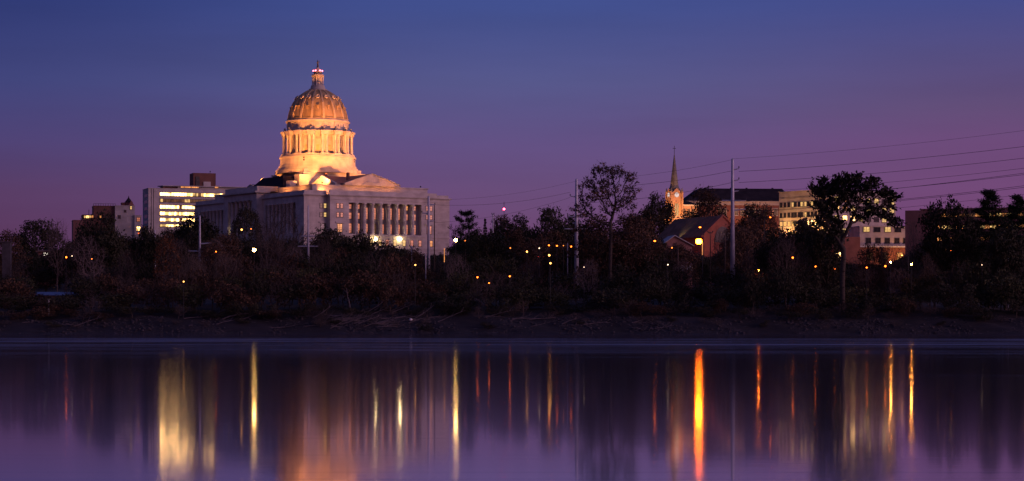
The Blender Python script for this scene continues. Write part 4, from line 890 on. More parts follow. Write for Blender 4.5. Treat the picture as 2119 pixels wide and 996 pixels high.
LAMPS = [
 (526, 517.5, 520, 'lamp_yellow_big', 'bright yellow street lamp in dark trees below the portico', .42, 'post'),
 (500, 475.5, 640, 'lamp_yellow', 'small bright lamp beneath the dense round tree, left of a pair', .33, 'post'),
 (519.5, 474, 640, 'lamp_small', 'fainter lamp beneath the dense round tree, right of a pair', .3, 'post'),
 (943, 497, 545, 'lamp_yellow_big', 'bright yellow lamp at the foot of the spreading pine', .42, 'post'),
 (962.5, 498.5, 640, 'lamp_small', 'fainter lamp to the right of the lamp under the pine', .35, 'post'),
 (1446, 500, 918, 'lamp_star', 'dazzling orange street lamp before the long grey roof', 1.3, 'post'),
 (1448.5, 470.5, 900, 'lamp_orange', 'orange arm lamp directly above the dazzling lamp', .6, 'arm_right'),
 (1355, 499, 600, 'lamp_orange', 'orange arm lamp left of the small pale house', .42, 'arm_left'),
 (1390.5, 513, 560, 'lamp_small', 'small orange lamp below the small pale house', .3, 'post'),
 (1382, 548, 512, 'lamp_white', 'small white lamp left of the white shed', .26, 'post'),
 (1594, 450, 620, 'lamp_orange', 'orange arm lamp left of the cream stone building', .32, 'arm_left'),
 (1640.5, 533.5, 514, 'lamp_orange', 'small orange lamp in dark bushes below the cream building', .28, 'post'),
 (380, 583, 503, 'lamp_yellow', 'low yellow lamp in the brush near the pale steel pole', .2, 'post'),
 (190, 536, 520, 'lamp_small', 'small lamp in dark trees below the turreted building', .22, 'post'),
 (137, 532.5, 530, 'lamp_orange', 'small orange lamp right of the lit pavilion', .26, 'post'),
 (149, 530, 560, 'lamp_white', 'tiny white lamp beside the small orange lamp at left', .2, 'post'),
 (300, 470, 620, 'lamp_small', 'small warm lamp at the foot of the office block', .28, 'post'),
 (287, 483, 620, 'lamp_orange', 'yellow lamp under the lit window of the turreted building', .22, 'post'),
 (447, 521, 540, 'lamp_orange', 'tiny lamp between the pale pole and the bright yellow lamp', .18, 'post'),
 (859.5, 548.5, 510, 'lamp_yellow', 'small yellow lamp below the pale terrace wall', .22, 'post'),
 (1056, 513.5, 600, 'lamp_small', 'small lamp below the round tree beside the mast', .3, 'post'),
 (1090.5, 521, 580, 'lamp_yellow', 'yellow lamp left of the lit shop front', .3, 'post'),
 (1136.5, 528.5, 540, 'lamp_yellow', 'yellow lamp below the shop front, upper of two', .32, 'post'),
 (1139, 545, 511, 'lamp_yellow', 'yellow lamp below the shop front, lower of two', .28, 'post'),
 (1136, 508, 620, 'lamp_orange', 'orange lamp at the right end of the shop front', .26, 'post'),
 (1116, 514, 620, 'lamp_white', 'white lamp in front of the lit shop windows', .3, 'post'),
 (1152.5, 509, 620, 'lamp_orange', 'small lamp first right of the shop front', .26, 'post'),
 (1166, 508.5, 620, 'lamp_small', 'small lamp second right of the shop front', .22, 'post'),
 (1182, 510.5, 580, 'lamp_orange', 'orange lamp beside the many-armed steel pole', .26, 'post'),
 (1208.5, 553, 508, 'lamp_white', 'tiny white lamp low right of the many-armed pole', .16, 'post'),
 (1793.5, 554, 510, 'lamp_orange', 'small orange lamp in the brush right of the tall trunk', .22, 'post'),
 (1866.5, 528.5, 530, 'lamp_yellow', 'yellow lamp in front of the red brick ground storey', .26, 'arm_right'),
 (1843, 543, 517, 'lamp_glow', 'yellow lamp in glowing bushes left of the arm lamp', .17, 'post'),
 (1886, 547, 517, 'lamp_glow', 'yellow lamp in glowing bushes right of the arm lamp', .17, 'post'),
 (1832, 551, 530, 'lamp_orange', 'low orange lamp lighting the bushes at right', .3, 'post'),
 (1968, 517, 575, 'lamp_orange', 'orange lamp behind the broad leafy tree, left of two', .4, 'post'),
 (2005, 517, 560, 'lamp_orange', 'orange lamp behind the broad leafy tree, right of two', .28, 'post'),
 (2032, 548.5, 520, 'lamp_white', 'small white lamp in the dark trees at far right', .16, 'post'),
 (1570, 560, 516, 'lamp_orange_big', 'low orange lamp glowing in brush right of the tall steel pole', .08, 'post'),
 (1688, 552, 530, 'lamp_orange', 'low yellow lamp under the lit windows left of the trunk', .26, 'post'),
 (1727, 556, 530, 'lamp_orange', 'low orange lamp left of the tall trunk', .26, 'post'),
 (988, 574, 516, 'lamp_orange', 'low orange lamp in the thicket right of the colonnade, left of three', .24, 'post'),
 (1012, 586, 514, 'lamp_orange', 'low orange lamp in the thicket right of the colonnade, lowest of three', .2, 'post'),
 (1055, 572, 516, 'lamp_orange', 'low orange lamp in the thicket right of the colonnade, right of three', .24, 'post'),
]
for px, y, Y, bulb, lb, r_, kd in LAMPS:
    if bulb: lamp(px, y, Y, bulb, lb, r_, kd)
# lamp-lit orange posts: the lamplight is put in as a glowing upper shaft
for px, y0, y1, Y, lb in ((919.5, 514, 543, 600, 'slim lamp-lit post with added orange glow right of the colonnaded end'), (1453.5, 502, 528, 560, 'slim lamp-lit post with added orange glow beside the dazzling lamp')):
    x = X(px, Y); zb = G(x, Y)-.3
    o = thing('lamplit_post', lb, 'light post', (x, Y, zb)); MB().lathe([(0, .12), (ZW(y1, Y)-zb, .12)], 8).obj('shaft', 'dark_steel', o)
    MB().lathe([(ZW(y1, Y)-zb, .11), (ZW(y0, Y)-zb, .11)], 8).obj('glow_shaft', 'lit_orange', o)
# two wall lanterns and their wash on the base storey
for px, lb in ((777, 'large wall lantern on the base storey, left of the pair'), (827.5, 'large wall lantern on the base storey, right of the pair')):
    u = cf.u_at(px, -4.2); x, y = cf.w(u, -4.2); z = ZW(495, y)
    o = thing('wall_lantern', lb, 'lantern', (x, y, z-1), cf.rz, 'wall lanterns on the base storey')
    MB().box(-.12, .12, 0, 1.2, .9, 1.1).obj('bracket', 'dark_steel', o); MB().ball((0, 0, 1), .8).obj('globe', 'lamp_wall', o)
# lamp glow inside the portico
for v, lb in ((72.2, 'yellow portico lamp by the left pier of the north porch'), (52, 'dim portico lamp behind the columns near the round tree')):
    x, y = cf.w(-.5, v); o = thing('portico_lamp', lb, 'lantern', (x, y, cf.base+ZB), cf.rz)
    MB().lathe([(0, .3), (.2, .3), (.25, .08), (2.2, .07), (2.3, .2)], 8).obj('stand', 'dark_steel', o); MB().ball((0, 0, 2.6), .35 if v > 60 else .15).obj('globe', 'lamp_wall', o)
# floodlights washing church, hall and cream building
def ground_flood(x, y, z, target, power, col, size, label):
    o = thing('floodlight', label, 'floodlight', (x, y, z))
    MB().box(-.4, .4, -.3, .3, 0, .2).box(-.05, .05, -.05, .05, .2, .6).obj('stand', 'dark_steel', o)
    d = (Vector(target)-Vector((x, y, z+.9))).normalized(); q = d.to_track_quat('-Z', 'Y').to_euler()
    hd = MB().tube((0, 0, .1), (0, 0, .5), .3, .2, 8).obj('lamp_head', 'dark_steel', o); hd.location = (0, 0, .9); hd.rotation_euler = q
    ld = bpy.data.lights.new('flood_beam', 'SPOT'); ld.energy = power; ld.color = col; ld.spot_size = R(size); ld.spot_blend = .7; ld.shadow_soft_size = .4
    lo = bpy.data.objects.new('flood_beam', ld); C.objects.link(lo); lo.parent = o; lo.location = (0, 0, .9); lo.rotation_euler = q
def chw(u, v, y): w = ch.w(u, v); return (*w, ZW(y, w[1]))
ground_flood(*chw(-4, -16, 480), chw(tw_*.4, 0, 425), 48000, (1, .42, .13), 60, 'orange floodlight in front of the church tower')
ground_flood(*chw(-14, 3, 480), chw(0, 3, 430), 34000, (1, .42, .13), 60, 'orange floodlight left of the church tower')
ground_flood(*chw(tw_+6, -12, 478), chw(tw_+6, 2, 440), 26000, (1, .45, .15), 90, 'orange floodlight before the church nave wall')
w = hh_.w(HU*.55, -14); ground_flood(w[0], w[1], 34, (*hh_.w(HU*.62, 0), hz(430)+31), 64000, (1, .42, .14), 130, 'orange floodlight before the brick hall')
for f, pw, lb in ((.25, 22000, 'yellow floodlight at the near end of the cream building'), (.8, 30000, 'yellow floodlight at the far end of the cream building')):
    w = ct.w(-7, va*f); ground_flood(w[0], w[1], qz(486)+ct.base-1, (*ct.w(0, va*f), qz(440)+ct.base), pw*.40, (1, .50, .15), 120, lb)
w = cw.w(wu*.75, -9); ground_flood(w[0], w[1], G(*w)+.3, (*cw.w(wu*.6, -1), cw.z(525, 0, 0)+cw.base), 5200, (1, .42, .10), 130, 'warm floodlight in the bushes before the red brick storey')
w = lg.w(-3.5, gl*.46); ground_flood(w[0], w[1], ze+lg.base-.6, (*lg.w(gw*.22, gl*.52), (ze+zp)/2+lg.base-1), 1100, (1, .85, .38), 60, 'small yellow floodlight lighting a patch of the grey roof')

# ------------------------------------------------------------------ trees
def colonize(seed, base_pts, blobs, n_attr, step, kill=None, infl=None, hollow=0.0, up=.12):
    rs = np.random.RandomState(seed)
    kill = kill or step*1.6; infl = infl or step*9
    vol = np.array([(b_[3]*b_[4]*b_[5])**.75 for b_ in blobs]); vol = vol/vol.sum()
    at_ = []
    for i, b_ in enumerate(blobs):
        n = int(n_attr*vol[i])+6
        d = rs.randn(n, 3); d /= np.linalg.norm(d, axis=1)[:, None]
        rr_ = (hollow+(1-hollow)*rs.rand(n))**(1/3.)
        at_.append(d*rr_[:, None]*np.array(b_[3:6])+np.array(b_[:3]))
    A = np.concatenate(at_)
    nodes = [np.array(p, float) for p in base_pts]; par = [-1]+list(range(len(base_pts)-1))
    P_ = np.array(nodes); D = np.linalg.norm(A[:, None]-P_[None], axis=2); near = D.argmin(1); nd = D.min(1)
    for it in range(160):
        if len(A) == 0: break
        act = nd < infl
        if not act.any():
            act = nd <= nd.min()+1e-6
        ids = np.unique(near[act]); new = []
        for i in ids:
            sel = act & (near == i); v = A[sel]-nodes[i]; v /= np.linalg.norm(v, axis=1)[:, None]
            d = v.sum(0); d /= (np.linalg.norm(d)+1e-9); d += rs.randn(3)*.16; d[2] += up; d /= np.linalg.norm(d)
            new.append((i, nodes[i]+d*step))
        s0_ = len(nodes)
        for i, p in new: nodes.append(p); par.append(int(i))
        NP = np.array([p for _, p in new]); Dn = np.linalg.norm(A[:, None]-NP[None], axis=2); mn = Dn.min(1); am = Dn.argmin(1)+s0_
        upd = mn < nd; near[upd] = am[upd]; nd[upd] = mn[upd]
        keep = nd > kill; A, near, nd = A[keep], near[keep], nd[keep]
        if len(nodes) > 6000: break
    nodes = np.array(nodes); n = len(nodes); kids = np.zeros(n, int)
    rad = np.zeros(n); acc = np.zeros(n)
    for i in range(n-1, -1, -1):
        if kids[i] == 0: rad[i] = .035
        else: rad[i] = acc[i]**(1/2.35)
        if par[i] >= 0: kids[par[i]] += 1; acc[par[i]] += rad[i]**2.35
    return nodes, par, rad, kids
def branch_mesh(nodes, par, rad, name, mt, trunk_r, extra=None, tip_scale=1.0):
    """Skeleton to tapered tubes, all in numpy."""
    n = len(nodes); par = np.array(par); e_ = np.arange(n)[par >= 0]; p = par[e_]
    sc = trunk_r/rad[0]; rd = .02*tip_scale+(rad)*sc*np.clip((rad/rad[0])**.12, .5, 1)
    a, b_ = nodes[p], nodes[e_]; ra = np.minimum(rd[p], rd[e_]*1.7+.01); rb_ = rd[e_]
    if extra is not None: a = np.concatenate([a, extra[0]]); b_ = np.concatenate([b_, extra[1]]); ra = np.concatenate([ra, extra[2]]); rb_ = np.concatenate([rb_, extra[2]*.5])
    d = b_-a; L_ = np.linalg.norm(d, axis=1)[:, None]+1e-9; d = d/L_
    h = np.where(np.abs(d[:, 2:3]) > .9, np.array([[1., 0, 0]]), np.array([[0, 0, 1.]])); u = np.cross(d, h); u /= np.linalg.norm(u, axis=1)[:, None]; v = np.cross(d, u)
    k = 5 if extra is None else 3
    V = []
    for base, r_ in ((a-d*ra[:, None]*.3, ra), (b_, rb_)):
        for q in range(k):
            an = 2*PI*q/k; V.append(base+(u*math.cos(an)+v*math.sin(an))*r_[:, None])
    V = np.stack(V, 1).reshape(-1, 3); m_ = len(a); o_ = (np.arange(m_)*2*k)[:, None]
    Fq = np.concatenate([o_+np.array([[q, (q+1) % k, k+(q+1) % k, k+q]]) for q in range(k)])
    return quads(name, V, Fq, mt)
def quads(name, V, Fq, mt, rnd_=False):
    me = bpy.data.meshes.new(name); nf = len(Fq)
    me.vertices.add(len(V)); me.vertices.foreach_set('co', np.ascontiguousarray(V, dtype=np.float32).ravel())
    me.loops.add(nf*4); me.loops.foreach_set('vertex_index', np.ascontiguousarray(Fq, dtype=np.int32).ravel())
    me.polygons.add(nf); me.polygons.foreach_set('loop_start', np.arange(0, nf*4, 4, dtype=np.int32)); me.polygons.foreach_set('loop_total', np.full(nf, 4, dtype=np.int32))
    me.update(); me.validate(); me.materials.append(M(mt)); return me
def leaf_mesh(seed, centers, dirs, per, spread, size, name, mt, asp=.55, outward=.0):
    rs = np.random.RandomState(seed); c = np.repeat(centers, per, 0); dd = np.repeat(dirs, per, 0)
    n = len(c); c = c+rs.randn(n, 3)*spread*np.array([1, 1, .75])
    a = rs.randn(n, 3)+dd*outward*3; a /= np.linalg.norm(a, axis=1)[:, None]
    b_ = np.cross(a, rs.randn(n, 3)); b_ /= np.linalg.norm(b_, axis=1)[:, None]
    s = size*(.55+.9*rs.rand(n))[:, None]
    V = np.stack([c-a*s*.5, c+b_*s*asp*.5-a*s*.05, c+a*s*.6, c-b_*s*asp*.5-a*s*.05], 1).reshape(-1, 3)
    return quads(name, V, np.arange(n*4).reshape(-1, 4), mt)
def skeleton_tips(nodes, par, rad, kids, q):
    thr = np.quantile(rad, q); s = np.where(rad <= thr)[0]; s = s[nodes[s][:, 2] > 0]
    pr = np.array(par)[s]; pr[pr < 0] = 0; d = nodes[s]-nodes[pr]; d /= (np.linalg.norm(d, axis=1)[:, None]+1e-9)
    return nodes[s], d
def twigs(seed, c, d, per, ln, r_):
    rs = np.random.RandomState(seed); a = np.repeat(c, per, 0); dd = np.repeat(d, per, 0)+rs.randn(len(a), 3)*.65; dd[:, 2] += .15; dd /= np.linalg.norm(dd, axis=1)[:, None]
    l1 = ln*(.5+rs.rand(len(a)))[:, None]; b_ = a+dd*l1
    d2 = dd+rs.randn(len(a), 3)*.4; d2 /= np.linalg.norm(d2, axis=1)[:, None]; e_ = b_+d2*l1*.7
    d3 = dd+rs.randn(len(a), 3)*.6; e3 = a+dd*l1*.5+d3*l1*.45
    return (np.concatenate([a, b_, a+dd*l1*.5]), np.concatenate([b_, e_, e3]), np.concatenate([np.full(len(a), r_), np.full(len(a), r_*.7), np.full(len(a), r_*.7)]))
PROTO = {}
def make_proto(key, seed, H, blobs, n_attr, step, trunk_r, trunk_top, leaf=None, twig=None, barkm='bark', q=.6, hollow=.15, lean=0, up=.1, trunk_pts=None):
    n = max(2, int(trunk_top/step)); rs = np.random.RandomState(seed)
    pts = trunk_pts or [(lean*(i/n)**1.5+rs.randn()*.04, rs.randn()*.04, -1.0+(trunk_top+1)*i/n) for i in range(n+1)]
    nodes, par, rad, kids = colonize(seed, pts, blobs, n_attr, step, hollow=hollow, up=up)
    c, d = skeleton_tips(nodes, par, rad, kids, q)
    ex = twigs(seed, c, d, *twig) if twig else None
    root = bpy.data.objects.new('tree', None)
    tm = branch_mesh(nodes, par, rad, 'trunk', barkm, trunk_r, ex)
    tm_c = None
    if leaf:
        per, spread, size, mt, outw = leaf
        tm_c = leaf_mesh(seed+1, c, d, per, spread, size, 'crown', mt, outward=outw)
        zmax = np.percentile([v.co.z for v in tm_c.vertices], 99.7); xs_ = np.array([v.co.x for v in tm_c.vertices])
    else:
        al = ex[1] if ex is not None else nodes; zmax = np.percentile(al[:, 2], 99.5); xs_ = al[:, 0]
    wdt = np.percentile(xs_, 98.5)-np.percentile(xs_, 1.5)
    PROTO[key] = (tm, tm_c, zmax, wdt)
def eb(rs, H, Wd, z0, n=9, flat=1.0):
    """A crown made of several uneven lobes."""
    out = [(0, 0, z0+(H-z0)*.5, Wd*.32, Wd*.32, (H-z0)*.38)]
    for i in range(n):
        a = rs.rand()*6.28; f = rs.rand(); zc_ = z0+(H-z0)*(.16+.68*f); rr_ = Wd*.5*(math.sin(PI*(.18+.72*f))**.7)*.66
        s_ = Wd*(.12+.11*rs.rand()); out.append((rr_*math.cos(a), rr_*math.sin(a), zc_, s_, s_, s_*.8*flat))
    out.append((rs.randn()*Wd*.06, rs.randn()*Wd*.06, H-(H-z0)*.14, Wd*.15, Wd*.15, (H-z0)*.13))
    return out
rs = np.random.RandomState(42)
for i in range(4):
    H, Wd = 15, 12+rs.rand()*2
    make_proto(f'leafy{i}', 100+i, H, eb(rs, H, Wd, 3.2, 10), 1500, .50, .34, 3.6, leaf=(15, .55, .46, 'leaf_dark', .3))
for i in range(2):
    H, Wd = 15, 12
    make_proto(f'brown{i}', 120+i, H, eb(rs, H, Wd, 3, 9), 1400, .50, .3, 3.2, leaf=(11, .5, .42, 'leaf_brown', .2), twig=(1, .8, .018), barkm='bark')
make_proto('rust0', 131, 15, eb(rs, 15, 10, 3, 8), 1200, .5, .26, 3.2, leaf=(7, .42, .36, 'leaf_rust', .2), twig=(1, .6, .018))
make_proto('round0', 133, 15, [(0, 0, 8.8, 7.0, 7.0, 6.0)], 1500, .55, .4, 2.6, leaf=(12, .5, .46, 'leaf_dark', .1), hollow=.35)
for i in range(3):
    H, Wd = 15, 11+i
    make_proto(f'bare{i}', 140+i, H, eb(rs, H, Wd, 3.4, 9), 1400, .5, .24, 3.4, twig=(2, .8, .018), barkm='twig', q=.62, up=.22)
make_proto('palebare', 150, 15, eb(rs, 15, 11, 3, 9), 1400, .5, .22, 3, twig=(2, .8, .02), barkm='pale_bark', q=.62, up=.25)
for i in range(4):   # brush and saplings
    H, Wd = 8, 7.5
    bl = [(rs.randn()*1.6, rs.randn()*1.6, 2.2+rs.rand()*3.4, 1.7, 1.7, 1.6) for _ in range(8)]
    make_proto(f'bush{i}', 160+i, H, bl, 800, .42, .12, .9, leaf=(8, .40, .38, ['leaf_dark', 'leaf_green', 'leaf_brown', 'leaf_dark'][i], .2), twig=(1, .6, .015), hollow=.1)
for i in range(2):
    bl = [(rs.randn()*1.4, rs.randn()*1.4, 2.2+rs.rand()*4.0, 1.6, 1.6, 1.9) for _ in range(8)]
    make_proto(f'scrub{i}', 170+i, 8, bl, 800, .42, .10, .8, twig=(2, .6, .015), barkm='twig', up=.3)
# hero: tall sparse cottonwood at px 1260
hs_ = 540/F
def hero_blobs(Y, cx, zb, items): return [((px-cx)*Y/F, dy, ZW(y, Y)-zb, rx*Y/F, rx*Y/F*.9, rz_*Y/F) for px, y, rx, rz_, dy in items]
def rescale(items, k, m): return [(a, b_, c*k, d*m, e_*2) for a, b_, c, d, e_ in items]
YS = 540; zbs = G(X(1262, YS), YS)
bl = hero_blobs(YS, 1262, zbs, rescale([(1268, 355, 22, 16, 0), (1240, 352, 18, 14, 1), (1297, 366, 20, 16, -1), (1225, 378, 20, 16, 1), (1262, 390, 24, 20, 0), (1303, 392, 15, 12, 1), (1236, 405, 22, 18, -1), (1208, 412, 14, 16, 0), (1288, 415, 18, 20, 0), (1215, 435, 18, 16, 1), (1310, 428, 10, 14, 0), (1262, 430, 24, 18, 0), (1200, 445, 12, 10, -1), (1290, 455, 20, 14, 1), (1230, 462, 18, 12, 0), (1322, 455, 14, 14, 1), (1195, 474, 16, 10, 1), (1305, 482, 20, 12, -1), (1222, 492, 18, 12, 0), (1282, 502, 18, 10, 1), (1180, 432, 9, 9, 0), (1322, 392, 9, 8, 0), (1318, 376, 8, 6, 1), (1198, 386, 8, 7, 0), (1250, 372, 10, 8, 2), (1280, 345, 9, 7, -1), (1246, 338, 8, 6, 0), (1312, 410, 10, 8, 2), (1196, 426, 10, 8, -1), (1240, 482, 14, 8, -2), (1262, 478, 14, 10, 2)], .95, .9))
tp = [((1262-1262)*hs_, 0, -1), (0, 0, 3), (0.1, 0, 6), (.05, 0, 9), (.2, 0, ZW(505, YS)-zbs), (.25, 0, ZW(485, YS)-zbs), (.2, .1, ZW(465, YS)-zbs)]
make_proto('hero_sparse', 7, 34, bl, 4200, .60, .50, 20, leaf=(8, .42, .52, 'leaf_brown', .3), twig=(2, .8, .022), q=.6, hollow=.1, trunk_pts=tp, up=.12)
YF = 512; zbf = G(X(1744, YF), YF); kf = YF/F
bl = hero_blobs(YF, 1744, zbf, rescale([(1752, 372, 36, 15, 0), (1718, 383, 32, 14, 1), (1790, 385, 34, 14, -1), (1700, 400, 20, 14, 0), (1828, 398, 26, 14, 0), (1690, 388, 12, 10, 1), (1845, 410, 18, 9, 1), (1742, 402, 36, 16, 0), (1786, 408, 30, 14, 0), (1720, 425, 28, 14, 1), (1758, 430, 22, 14, -1), (1800, 432, 28, 14, 0), (1828, 446, 22, 10, 0), (1852, 462, 18, 7, 0), (1704, 446, 20, 12, 0), (1735, 455, 22, 12, 1), (1726, 478, 20, 10, -1), (1748, 486, 12, 8, 0), (1796, 455, 10, 8, 1), (1698, 462, 18, 10, 0), (1714, 498, 16, 8, 0), (1770, 448, 14, 10, -1), (1690, 425, 20, 12, -1), (1838, 426, 20, 10, 1), (1752, 360, 14, 6, 0), (1808, 370, 16, 8, 0), (1700, 372, 14, 8, 0), (1778, 364, 9, 9, 0), (1676, 378, 9, 7, 0), (1862, 402, 9, 6, 0), (1866, 466, 9, 4, 0)], .84, .82))
tp = [(0, 0, -1), (.0, 0, 3), (-.1, 0, 6), (0, 0, ZW(560, YF)-zbf), (.2, 0, ZW(535, YF)-zbf), (.15, 0, ZW(515, YF)-zbf)]
make_proto('hero_dark', 9, 34, bl, 3600, .6, .60, 15, leaf=(11, .55, .80, 'leaf_dark', .9), q=.6, hollow=.1, trunk_pts=tp, up=.1)
def pine_proto(key, seed, H, Wd, tiers, rise=.1, droop=0, ex=.5):
    rs = np.random.RandomState(seed); A_, B_, Rr = [], [], []; cc_, dd_ = [], []
    A_.append((0, 0, -1)); B_.append((0, 0, H*.97)); Rr.append(.2)
    for t_ in range(tiers):
        f = (t_+.5)/tiers; z = H*(.12+.84*f); ln = Wd*.5*(1-f)**ex*(.7+.5*rs.rand())+.4; nb = rs.randint(6, 9)
        for k in range(nb):
            a = rs.rand()*6.28; l = ln*(.7+.4*rs.rand()); p = np.array([0, 0, z])
            for s_ in range(5):
                d = np.array([math.cos(a), math.sin(a), rise*(s_+.3)-droop+rs.randn()*.05]); q_ = p+d*l/5
                A_.append(p); B_.append(q_); Rr.append(.07*(1-s_/6)); p = q_
                if s_ > 0:
                    for _ in range(3): cc_.append(q_+rs.randn(3)*np.array([.25, .25, .1])); dd_.append(d+rs.randn(3)*.4)
    A_, B_, Rr = np.array([np.array(x_, float) for x_ in A_]), np.array([np.array(x_, float) for x_ in B_]), np.array(Rr)
    tm = branch_mesh(np.array([[0, 0, -1.], [0, 0, H*.5], [0, 0, H*.97]]), [-1, 0, 1], np.array([.26, .15, .03]), 'trunk', 'bark', .26, (A_[1:], B_[1:], Rr[1:]))
    cm = leaf_mesh(seed, np.array(cc_), np.array(dd_), 9, .24, .5, 'crown', 'leaf_pine', asp=.22, outward=.7)
    xs_ = np.array([v.co.x for v in cm.vertices]); PROTO[key] = (tm, cm, H, np.percentile(xs_, 99)-np.percentile(xs_, 1))
pine_proto('pine0', 1, 16, 12, 11, .12); pine_proto('pine1', 2, 20, 15, 20, .12, ex=.85); pine_proto('fir0', 3, 14, 5, 12, 0, .15)

def plant(key, px, ytop, wpx, Y, label, cat='tree', group=None, name=None, rz=None, zoff=0):
    tm, cm, h0, w0 = PROTO[key]; x = X(px, Y); zb = G(x, Y)-.15+zoff; H = ZW(ytop, Y)-zb; sw_ = (wpx*Y/F)/w0
    nm = name or ('pine_tree' if key.startswith('pine') else 'fir_tree' if key.startswith('fir') else 'bush' if key.startswith(('bush', 'scrub')) else 'tree')
    o = thing(nm, label, cat, (x, Y, zb), PR.random()*6.28 if rz is None else rz, group); o.scale = (sw_, sw_, H/h0)
    link('trunk', tm, o)
    if cm is not None: link('crown', cm, o)
    return o
PR = random.Random(77)
plant('hero_sparse', 1262, 334, 1, 540, 'tall sparse leafless-topped cottonwood rising beside the many-armed pole', rz=0).scale = (1, 1, 1)
plant('hero_dark', 1744, 355, 1, 512, 'big dark spreading tree with forked trunk before the cream building', rz=0).scale = (1, 1, 1)
TREES = [
 ('leafy2', 1712, 448, 60, 530, 'dark leafy tree tucked against the left side of the big forked tree'),
 ('brown0', 1240, 446, 84, 550, 'brownish tree at the left of the sparse cottonwood trunk'),
 ('brown1', 1293, 452, 80, 552, 'thin brown-leaved tree at the right of the sparse cottonwood trunk'),
 ('brown0', 12, 478, 62, 640, 'rounded reddish-brown tree at the far left edge'),
 ('leafy0', 72, 455, 84, 850, 'dark lumpy-topped leafy tree near the far left edge'),
 ('bare0', 118, 452, 56, 660, 'thin bare tree right of the lumpy-topped tree'),
 ('leafy1', 214, 441, 96, 560, 'broad dark leafy tree in front of the turreted building'),
 ('palebare', 188, 486, 70, 530, 'pale bare-branched tree before the broad dark tree'),
 ('leafy2', 300, 468, 60, 600, 'dark leafy tree below the left corner of the office block'),
 ('rust0', 348, 480, 56, 530, 'rusty orange-leaved tree below the office ribbon windows'),
 ('leafy3', 412, 446, 88, 700, 'dark leafy tree covering the far end of the north front'),
 ('bare1', 372, 492, 50, 540, 'brownish bare tree left of the pale steel pole'),
 ('round0', 511, 428, 60, 800, 'dense round-topped dark tree before the porch'),
 ('bare2', 592, 418, 118, 620, 'large bare tree spreading before the north colonnade'),
 ('bare0', 560, 462, 80, 560, 'smaller bare tree under the large bare one'),
 ('brown1', 450, 500, 74, 560, 'brown thinning tree right of the pale steel pole'),
 ('leafy0', 690, 473, 76, 640, 'dark bushy tree under the lit double windows'),
 ('leafy2', 742, 481, 66, 620, 'dark bushy tree at the left foot of the colonnade'),
 ('leafy1', 798, 501, 88, 580, 'low broad dark tree below the two wall lanterns'),
 ('brown1', 850, 515, 54, 560, 'brown low tree at the right foot of the colonnade'),
 ('pine0', 963, 430, 66, 640, 'spreading dark pine right of the colonnaded end'),
 ('leafy3', 1012, 481, 92, 560, 'broad dark leafy tree below the pine'),
 ('leafy1', 1072, 447, 84, 720, 'round-topped dark tree below the red mast light'),
 ('brown0', 1046, 446, 50, 860, 'small reddish round tree behind the round-topped one'),
 ('leafy0', 1139, 430, 74, 700, 'tall lumpy dark tree left of the many-armed pole'),
 ('leafy2', 1180, 445, 60, 720, 'dark tree directly behind the many-armed pole'),
 ('fir0', 1004, 449, 10, 1000, 'tiny pointed conifer on the skyline right of the pine'),
 ('fir0', 1027, 452, 9, 1000, 'second tiny pointed conifer on the skyline, near the mast'),
 ('leafy3', 1225, 468, 70, 640, 'dark leafy tree behind the lower part of the sparse cottonwood'),
 ('brown0', 1311, 450, 80, 700, 'brownish tree mass right of the sparse cottonwood'),
 ('leafy1', 1358, 401, 62, 1000, 'tall dark lumpy tree left of the church tower'),
 ('leafy2', 1332, 432, 60, 950, 'lower dark tree left of the tall lumpy one by the church'),
 ('brown1', 1340, 492, 60, 620, 'brown tree below the arm lamp left of the pale house'),
 ('brown1', 1412, 503, 66, 600, 'brown tree with thin crown in front of the small pale house'),
 ('brown0', 1527, 470, 60, 600, 'brown leafy tree hiding the right end of the red brick gable'),
 ('bare2', 1500, 474, 70, 620, 'bare twiggy tree before the red brick gable'),
 ('brown0', 1469, 388, 66, 1060, 'autumn-brown tree standing against the dark hipped roof'),
 ('leafy0', 1430, 436, 40, 1080, 'small dark tree at the foot of the church nave'),
 ('leafy0', 1553, 421, 48, 900, 'dark tree right of the tall steel pole before the brick hall'),
 ('brown0', 1583, 424, 46, 880, 'brown tree between the steel pole and the cream building'),
 ('brown1', 1548, 452, 84, 620, 'wide olive-brown tree right of the tall steel pole'),
 ('leafy2', 1662, 452, 76, 560, 'dark leafy tree before the lower cream building'),
 ('leafy1', 1604, 492, 80, 540, 'low dark tree below the orange arm lamp'),
 ('bare1', 1702, 486, 60, 560, 'bare twiggy tree between the dark tree and the trunk'),
 ('bare2', 1893, 455, 52, 560, 'bare tree before the left corner of the dark office'),
 ('bare0', 1842, 500, 56, 540, 'small bare tree right of the tall forked trunk'),
 ('brown1', 1808, 505, 60, 545, 'thin brown tree close right of the forked trunk'),
 ('leafy3', 1957, 412, 96, 540, 'broad dark leafy tree before the dark office building'),
 ('pine1', 2047, 385, 160, 545, 'tall tiered dark pine near the right edge'),
 ('pine1', 2106, 396, 150, 560, 'dark pine cut by the right edge of the view'),
 ('leafy0', 2008, 455, 64, 560, 'dark tree filling between the broad tree and the pine'),
 ('leafy2', 2080, 470, 80, 530, 'low dark tree beneath the two pines'),
]
for kx, px, yt, wp, Y, lb in TREES: plant(kx, px, yt, wp, Y, lb)
